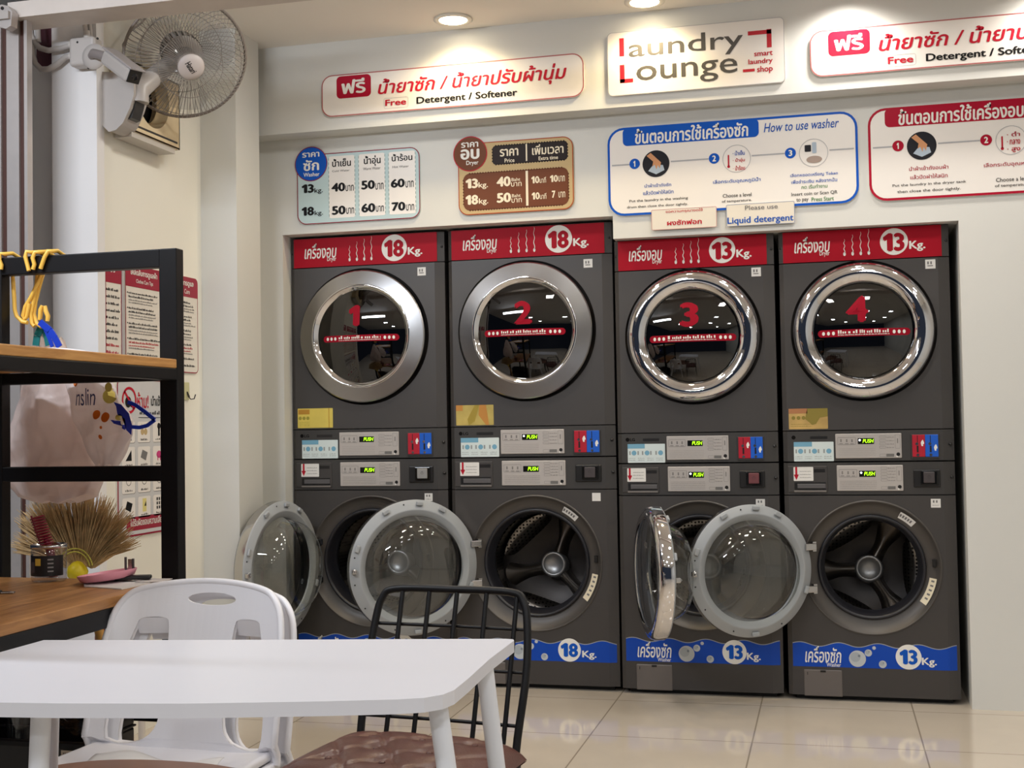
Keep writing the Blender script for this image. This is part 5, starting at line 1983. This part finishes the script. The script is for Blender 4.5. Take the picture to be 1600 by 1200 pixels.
g.lathe([(.012, -.035), (.016, -.022), (.030, -.002), (.034, .012), (.028, .028), (.014, .042), (.0001, .046)], n=24)
g.build('neck_cap', BRIGHTY, t)
hp = [neck + Vector((0, 0, -.02)), at(150, 965, 1, yq), at(165, 1030, 1, yq), at(186, 1160, 1, yq)]
dirn = (hp[3] - hp[1]).normalized()
tt = hp[3].z / -dirn.z if dirn.z < 0 else 0
hp.append(hp[3] + dirn * (tt - .002))
g = G()
path = []
for i in range(len(hp) - 1):
    path += [hp[i].lerp(hp[i + 1], f) for f in (0, .5)]
path.append(hp[-1])
rad = [.0135 + (.0016 if i % 2 else 0) for i in range(len(path))]
g.tube(path, rad, 12)
g.build('bamboo_handle', BAMBOO, t)

t = thing('fire_extinguisher', 'small red fire extinguisher on the floor behind the broom handle', 'fire extinguisher', (-2.222, -1.55, 0))
G().lathe([(.0001, 0), (.055, 0), (.058, .01), (.058, .47), (.050, .51), (.026, .535), (.018, .54), (.018, .56)], n=32).build('cylinder', REDMET, t)
g = G().rbox(-.02, .02, -.02, .02, .555, .59, .004)
g.rbox(-.075, .02, -.010, .010, .590, .602, .003).rbox(-.060, .02, -.008, .008, .615, .627, .003)
g.build('valve', BLKPL, t)
G().tube([(.02, 0, .575), (.07, 0, .56), (.085, 0, .49), (.078, 0, .30)], .009, 8).build('hose', BLKPL, t)
G().lathe([(.0586, .18), (.0586, .34)], n=24, a0=-2.4, a1=-.8).build('label', mat('extinguisher_label', (226, 222, 214), .5), t)
g = G().cyl((-2.327, -1.19, 0), (-2.327, -1.19, .60), .013, n=12)
tag(g.build('white_pole', mat('pole_white', (214, 208, 200), .5)), 'thin upright white pole standing behind the desk and chair', 'pole')

t = thing('storage_box', 'black open storage box on the floor under the desk', 'storage box', (0, 0, 0))
g = G()
bx0, bx1, by0, by1 = -2.17, -1.66, -2.56, -2.405
g.rbox(bx0, bx1, by0, by0 + .012, .002, .38, .004).rbox(bx0, bx1, by1 - .012, by1, .002, .38, .004).rbox(bx0, bx0 + .012, by0, by1, .002, .38, .004).rbox(bx1 - .012, bx1, by0, by1, .002, .38, .004).box(bx0, bx1, by0, by1, .002, .012)
g.build('box_shell', BLKPL, t)
g = G().rbox(bx0 - .006, bx1 + .006, by0 - .006, by0 + .012, .365, .382, .003).rbox(bx0 - .006, bx0 + .012, by0, by1, .365, .382, .003).rbox(bx1 - .012, bx1 + .006, by0, by1, .365, .382, .003)
g.build('rim', BLKMET, t)
p, q = at(96, 1163, 1, by0 - .003), at(143, 1143, 1, by0 - .003)
nz = min(.362, q.z)
o = tag(G().box(p.x, q.x, by0 - .005, by0 - .0035, nz - (q.z - p.z), nz).build('card_note', CARD), 'handwritten cardboard note stuck on the front of the black storage box', 'note')
S = Sheet((p.x, by0 - .005, nz - (q.z - p.z)), (1, 0, 0), (0, 0, 1), (0, -1, 0))
for k in range(3):
    S.scribble('k', .006, .005 + .011 * k, (q.x - p.x) - .006, .012 + .011 * k, 2)
S.flush(o, dict(k=mat('pencil_grey', (110, 98, 88), .6)), None, 'handwriting')
t = thing('dark_filler', 'made-up black crate standing behind the storage box under the desk', 'filler', (0, 0, 0))  # invented black block, added to account for an unidentified dark area
G().rbox(-2.18, -1.745, -2.395, -2.20, .002, .335, .006).build('filler_body', BLKPL, t)
G().rbox(-2.187, -1.742, -2.398, -2.195, .336, .342, .002).rbox(-2.18, -1.745, -2.392, -2.20, .342, .50, .006).build('upper_filler', BLKPL, t)
t = thing('clear_tub', 'clear plastic tub standing in the black storage box', 'tub', (-1.885, -2.482, .0125))
G().lathe([(.0001, .001), (.050, .001), (.055, .02), (.060, .46), (.063, .465), (.061, .47)], n=40).build('tub_body', thin_glass('tub_plastic', (.80, .82, .83), 1.5, .08), t)
g = G()
g.grid(lambda i, j: (-1.80 + .135 * i, -2.545 + .13 * j, .40 + .045 * i + .022 * math.sin(7 * i + 3 * j) + .02 * math.sin(11 * j + 2 * i)), 18, 16)
o = tag(g.build('clear_wrapper', thin_glass('wrapper_plastic', (.8, .8, .8), 1.5, .12)), 'crumpled clear plastic wrapper lying over the black storage box', 'wrapper')


# ------------------------------------------------------------------ chairs, table, stool
def filled(loops, thick, step=.025):
    """flat outline with holes (x,z), cut finely enough to be bent; returns a bmesh in the xz plane"""
    c = bpy.data.curves.new('f', 'CURVE')
    c.dimensions = '2D'
    c.fill_mode = 'BOTH'
    c.extrude = thick / 2
    for lp in loops:
        s = c.splines.new('POLY')
        s.points.add(len(lp) - 1)
        for i, (x, z) in enumerate(lp):
            s.points[i].co = (x, z, 0, 1)
        s.use_cyclic_u = True
    o = bpy.data.objects.new('f', c)
    COL.objects.link(o)
    dg = bpy.context.evaluated_depsgraph_get()
    e = o.evaluated_get(dg)
    bm = bmesh.new()
    bm.from_mesh(e.to_mesh())
    e.to_mesh_clear()
    bpy.data.objects.remove(o)
    bpy.data.curves.remove(c)
    bmesh.ops.remove_doubles(bm, verts=bm.verts[:], dist=1e-5)
    xs = [v.co.x for v in bm.verts]
    zs = [v.co.y for v in bm.verts]
    for lo, hi, nrm in ((min(xs), max(xs), Vector((1, 0, 0))), (min(zs), max(zs), Vector((0, 1, 0)))):
        x = lo + step
        while x < hi:
            bmesh.ops.bisect_plane(bm, geom=bm.verts[:] + bm.edges[:] + bm.faces[:], plane_co=nrm * x, plane_no=nrm, dist=1e-6)
            x += step
    for v in bm.verts:
        v.co = Vector((v.co.x, v.co.z, v.co.y))
    bmesh.ops.recalc_face_normals(bm, faces=bm.faces[:])
    return bm


def smoothpoly(pts, n=6, closed=True):
    """Catmull-Rom through the points"""
    P = [Vector(p) for p in pts]
    k = len(P)
    out = []
    for i in range(k if closed else k - 1):
        p0, p1, p2, p3 = (P[(i + d) % k] for d in (-1, 0, 1, 2)) if closed else (P[max(i - 1, 0)], P[i], P[i + 1], P[min(i + 2, k - 1)])
        for j in range(n):
            f = j / n
            out.append(.5 * ((2 * p1) + (p2 - p0) * f + (2 * p0 - 5 * p1 + 4 * p2 - p3) * f * f + (3 * p1 - p0 - 3 * p2 + p3) * f ** 3))
    if not closed:
        out.append(P[-1])
    return [tuple(p) for p in out]


def plastic_chair(label, loc, rz):
    t = thing('plastic_chair', label, 'chair', loc, rz, 'stacked white plastic chairs')
    t.scale = (1, 1, .955)
    bend = lambda x, z: .05 + (z - .40) * .26 - .9 * x * x * (1 if z > .4 else .6)
    o1 = smoothpoly([(-.262, .365), (-.258, .52), (-.250, .62), (-.236, .712), (-.208, .762), (-.17, .782), (-.09, .795), (0, .80), (.09, .796), (.17, .784), (.208, .765), (.236, .720), (.250, .63), (.258, .52), (.262, .365), (.20, .35), (0, .345), (-.20, .35)], 5)
    hl = lambda s: smoothpoly([(s * .214, .405), (s * .212, .52), (s * .196, .61), (s * .176, .685), (s * .166, .704), (s * .135, .708), (s * .106, .705), (s * .094, .690), (s * .089, .62), (s * .086, .50), (s * .098, .425), (s * .15, .392)], 4)
    eye = [(.018 + .070 * math.cos(2 * PI * i / 24), .755 + .0165 * math.sin(2 * PI * i / 24)) for i in range(24)]
    bm = filled([o1, hl(-1), hl(1), eye], .005, .022)
    for v in bm.verts:
        v.co.y += bend(v.co.x, v.co.z)
    g = G()
    g.addbm(bm, False)
    bm.free()
    b = g.build('backrest', WHITEPL, t)
    # rolled rim and the raised edges of the side openings
    g = G()
    rim = [(x, bend(x, z) + .002, z) for x, z in smoothpoly([(-.262, .365), (-.258, .52), (-.250, .62), (-.236, .712), (-.208, .762), (-.17, .782), (-.09, .795), (0, .80), (.09, .796), (.17, .784), (.208, .765), (.236, .720), (.250, .63), (.258, .52), (.262, .365)], 5, False)]
    g.tube(rim, .009, 8)
    g.build('back_rim', WHITEPL, b)
    for s in (-1, 1):
        g = G()
        lp = hl(s)
        n = len(lp)
        v = [(x, bend(x, z) - .001, z) for x, z in lp] + [(x * (1 - .0) , bend(x, z) + .014, z) for x, z in lp]
        g.add(v, [(i, (i + 1) % n, n + (i + 1) % n, n + i) for i in range(n)], True)
        fix_normals(g.build('opening_edge', WHITEPL, b))
        g = G()       # recessed step across the top of the opening
        g.grid(lambda i, j: (s * (.092 + .088 * i), bend(s * (.092 + .088 * i), .66) + .010 + .016 * j, .706 - .045 * j), 6, 3)
        fix_normals(g.build('opening_step', WHITEPL, b))
    # seat
    so = smoothpoly([(-.225, -.40), (-.235, -.25), (-.238, -.08), (-.22, .05), (-.10, .07), (0, .075), (.10, .07), (.22, .05), (.238, -.08), (.235, -.25), (.225, -.40), (.15, -.435), (0, -.445), (-.15, -.435)], 5)
    bm = filled([so], .005, .03)
    for v in bm.verts:
        x, y = v.co.x, v.co.z
        v.co = Vector((x, y, v.co.y + .380 - .018 * math.exp(-((x / .16) ** 2 + ((y + .2) / .16) ** 2)) + .012 * (abs(x) / .23) ** 4 - .02 * max(0, (-y - .36) / .08)))
    g = G()
    g.addbm(bm, False)
    bm.free()
    fix_normals(g.build('seat', WHITEPL, t))
    g = G()
    g.tube([(x, y, .370 + .012 * (abs(x) / .23) ** 4 - .02 * max(0, (-y - .36) / .08)) for x, y in so], .012, 8, closed=True)
    g.build('seat_rim', WHITEPL, t)
    for sx in (-1, 1):
        for (ya, yb_, wa) in ((-.375, -.415, .05), (.02, .105, .055)):
            g = G()
            # angle-section leg, splayed and tapered
            x0, x1 = sx * .215, sx * .262
            top = [(x0 - sx * wa, ya - .002), (x0 + sx * .008, ya - .002), (x0 + sx * .008, ya + wa), (x0, ya + wa), (x0, ya + .006), (x0 - sx * wa, ya + .006)]
            bot = [(x1 - sx * wa * .6, yb_ - .002), (x1 + sx * .008, yb_ - .002), (x1 + sx * .008, yb_ + wa * .6), (x1, yb_ + wa * .6), (x1, yb_ + .006), (x1 - sx * wa * .6, yb_ + .006)]
            v = [(a, b2, .370) for a, b2 in top] + [(a, b2, 0) for a, b2 in bot]
            g.add(v, [(i, (i + 1) % 6, 6 + (i + 1) % 6, 6 + i) for i in range(6)] + [(0, 1, 2, 3, 4, 5), (6, 7, 8, 9, 10, 11)], False)
            fix_normals(g.build('leg', WHITEPL, t))
    return t


CH = (-1.372, -2.62)
plastic_chair('white plastic chair, lower of the stacked pair, only its edges showing behind the upper one', (CH[0] + .014, CH[1] + .042, 0), math.radians(-2))
plastic_chair('white plastic chair with a slotted backrest, upper of the stacked pair behind the white table', (CH[0], CH[1], .022), math.radians(-2))
g = G()
g.grid(lambda i, j: (CH[0] - .17 + .34 * i, CH[1] - .36 + .27 * j, .398 + .005 * math.sin(9 * i + 5 * j) + .006 * math.sin(14 * j - 6 * i) + .012 * math.exp(-((i - .3) / .2) ** 2) * j), 26, 20)
o = tag(g.build('crumpled_paper', PAPER), 'crumpled white paper lying on the seat of the upper plastic chair', 'paper')
mod(o, 'SOLIDIFY', thickness=.0015)
S = Sheet((CH[0] - .03, CH[1] - .22, .416), (1, 0, 0), (0, 1, 0), (0, 0, 1))
for k in range(3):
    S.poly('k', [(.04 * k, 0), (.04 * k + .014, .006), (.04 * k + .012, .012), (.04 * k - .002, .004)], 1)
S.flush(o, dict(k=BLACKINK), None, 'ink_mark')

# white table
t = thing('white_table', 'white rectangular table with rounded corners and round white legs, nearest the photographer', 'table', (0, 0, 0))
tp = [(-1.385, -3.137), (-1.15, -3.100), (-.90, -3.058), (-.66, -3.015), (-.445, -2.978), (-.429, -2.982), (-.424, -2.995), (-.421, -3.19), (-.411, -3.36), (-.408, -3.455), (-.416, -3.490), (-.438, -3.517), (-.475, -3.535), (-.60, -3.572), (-.80, -3.622), (-1.0, -3.655),
      (-1.2, -3.678), (-1.34, -3.692), (-1.372, -3.680), (-1.386, -3.65), (-1.388, -3.4)]
g = G().prism(tp[::-1], .727, .750, 'z')
o = fix_normals(g.build('table_top', TABLEW, t))
mod(o, 'BEVEL', width=.003, segments=2, limit_method='ANGLE')
for (a, b, pa, pb) in (((683, 1096), (699, 1200), .0165, .015), ((757, 1042), (775, 1200), .0165, .0145), ((65, 1100), (63, 1200), .0165, .0145)):
    top = at(a[0], a[1], 2, .727)
    low = at(b[0], b[1], 1, top.y)
    d = low - top
    foot = top + d * (.727 / -d.z)
    foot.y += .02 if top.y > -3.3 else -.03
    G().cyl(top, foot, pa, pb, 24).build('leg', LEGW, t)
G().cyl((-1.345, -3.165, .727), (-1.415, -3.10, 0), .0165, .0145, 24).build('leg', LEGW, t)

# brown stool under the table
t = thing('round_stool', 'brown leather-topped low stool under the white table, only its top edge showing', 'stool', (-1.20, -3.215, 0))
g = G()
n = 72
se = lambda a, r: (r * abs(math.cos(a)) ** .8 * (1 if math.cos(a) > 0 else -1), r * .92 * abs(math.sin(a)) ** .8 * (1 if math.sin(a) > 0 else -1))
prof = [(.30, .40), (.318, .415), (.322, .435), (.312, .455), (.28, .466), (.15, .470), (.0005, .470)]
vs = []
for r, z in prof:
    for i in range(n):
        x, y = se(2 * PI * i / n, r)
        vs.append((x, y, z))
fs = [(j * n + i, j * n + (i + 1) % n, (j + 1) * n + (i + 1) % n, (j + 1) * n + i) for j in range(len(prof) - 1) for i in range(n)] + [list(range(n))]
g.add(vs, fs, True)
fix_normals(g.build('seat', STOOLM, t))
for sx in (-1, 1):
    for sy in (-1, 1):
        G().cyl((sx * .18, sy * .16, .402), (sx * .22, sy * .20, 0), .013, n=12).build('leg', BLKMET, t)

# black wire chair
RZ = math.radians(-7)
t = thing('wire_chair', 'black wire-backed chair with a brown tufted leather cushion, beyond the white table', 'chair', (-.712, -2.60, 0), RZ)
hw = .204
g = G()
bk = lambda z: .095 * ((z - .44) / .34)
ps = smoothpoly([(-hw + .012, .30), (-hw, .44), (-hw + .000, .60), (-hw + .006, .70), (-hw + .018, .755), (-hw + .052, .778), (0, .781), (hw - .052, .779), (hw - .018, .757), (hw - .004, .70), (hw + .002, .60), (hw - .006, .48), (hw - .008, .44), (hw - .012, .30)], 5, False)
g.tube([(x, bk(z), z) for x, z in ps], .0095, 12)
bf = g.build('back_frame', BLKMET, t)
for k, x in enumerate((-.132, -.060, .013, .090, .168)):
    G().tube([(x, bk(.779), .779), (x - .002, bk(.6), .6), (x - .006, bk(.44) + .004, .445)], .0062, 8).build('back_bar', BLKMET, t)
for z, r in ((.695, .0045), (.485, .0045), (.600, .0045)):
    G().tube([(-hw + .004, bk(z) + .006, z), (0, bk(z) + .012, z), (hw - .004, bk(z) + .006, z)], r, 8).build('back_wire', BLKMET, t)
# seat frame and legs
sq = rrect(-.228, -.40, .208, .012, .05, 5)
G().tube([(x, y, .405) for x, y in sq], .009, 8, closed=True).build('seat_frame', BLKMET, t)
for x, y in ((-.215, -.385), (.20, -.385), (-.19, .0), (.195, .0)):
    G().cyl((x, y, .405), (x + (.02 if x > 0 else -.02), y + (.03 if y > -.1 else -.02), 0), .010, .009, 12).build('leg', BLKMET, t)
for a, b in (((.206, -.36), (.21, -.0)),):
    G().tube([(a[0] + .012, a[1], .36), (b[0] + .012, b[1], .36)], .007, 8).tube([(a[0] + .01, -.18, .41), (a[0] + .014, -.18, .30)], .006, 8).build('side_rail', BLKMET, t)
# tufted cushion
g = G()
bt = [(-.135, -.075), (-.005, -.075), (.125, -.075), (-.07, -.175), (.06, -.175), (-.135, -.275), (-.005, -.275), (.125, -.275)]


def cush(x, y, top):
    ex = max(0, 1 - (abs(x + .01) / .226) ** 5) * max(0, 1 - (abs(y + .195) / .208) ** 5)
    e = ex ** .45
    if not top:
        return .408 - .0 * e
    d = 0
    for a, b in bt:
        d += .013 * math.exp(-(((x - a) ** 2 + (y - b) ** 2) / .0011))
    # stitched diagonal seams between the tufts
    u, v = (x + y * .65 / 1.0) / .13, (x - y * .65) / .13
    d += .006 * math.exp(-((math.sin(PI * u + .6)) / .16) ** 2) * e + .006 * math.exp(-((math.sin(PI * v - .6)) / .16) ** 2) * e
    return .412 + .062 * e - d * e


X0, X1, Y0, Y1 = -.236, .216, -.403, .013
g.grid(lambda i, j: (X0 + (X1 - X0) * i, Y0 + (Y1 - Y0) * j, cush(X0 + (X1 - X0) * i, Y0 + (Y1 - Y0) * j, True)), 72, 72)
g.grid(lambda i, j: (X0 + (X1 - X0) * i, Y0 + (Y1 - Y0) * j, .409), 8, 8)
cu = fix_normals(g.build('seat_cushion', LEATHER, t))
for a, b in bt:
    g = G()
    g.sphere((a, b, cush(a, b, True) + .001), .008, 12, 6, (1, 1, .5))
    g.build('tuft_button', LEATHER, cu)
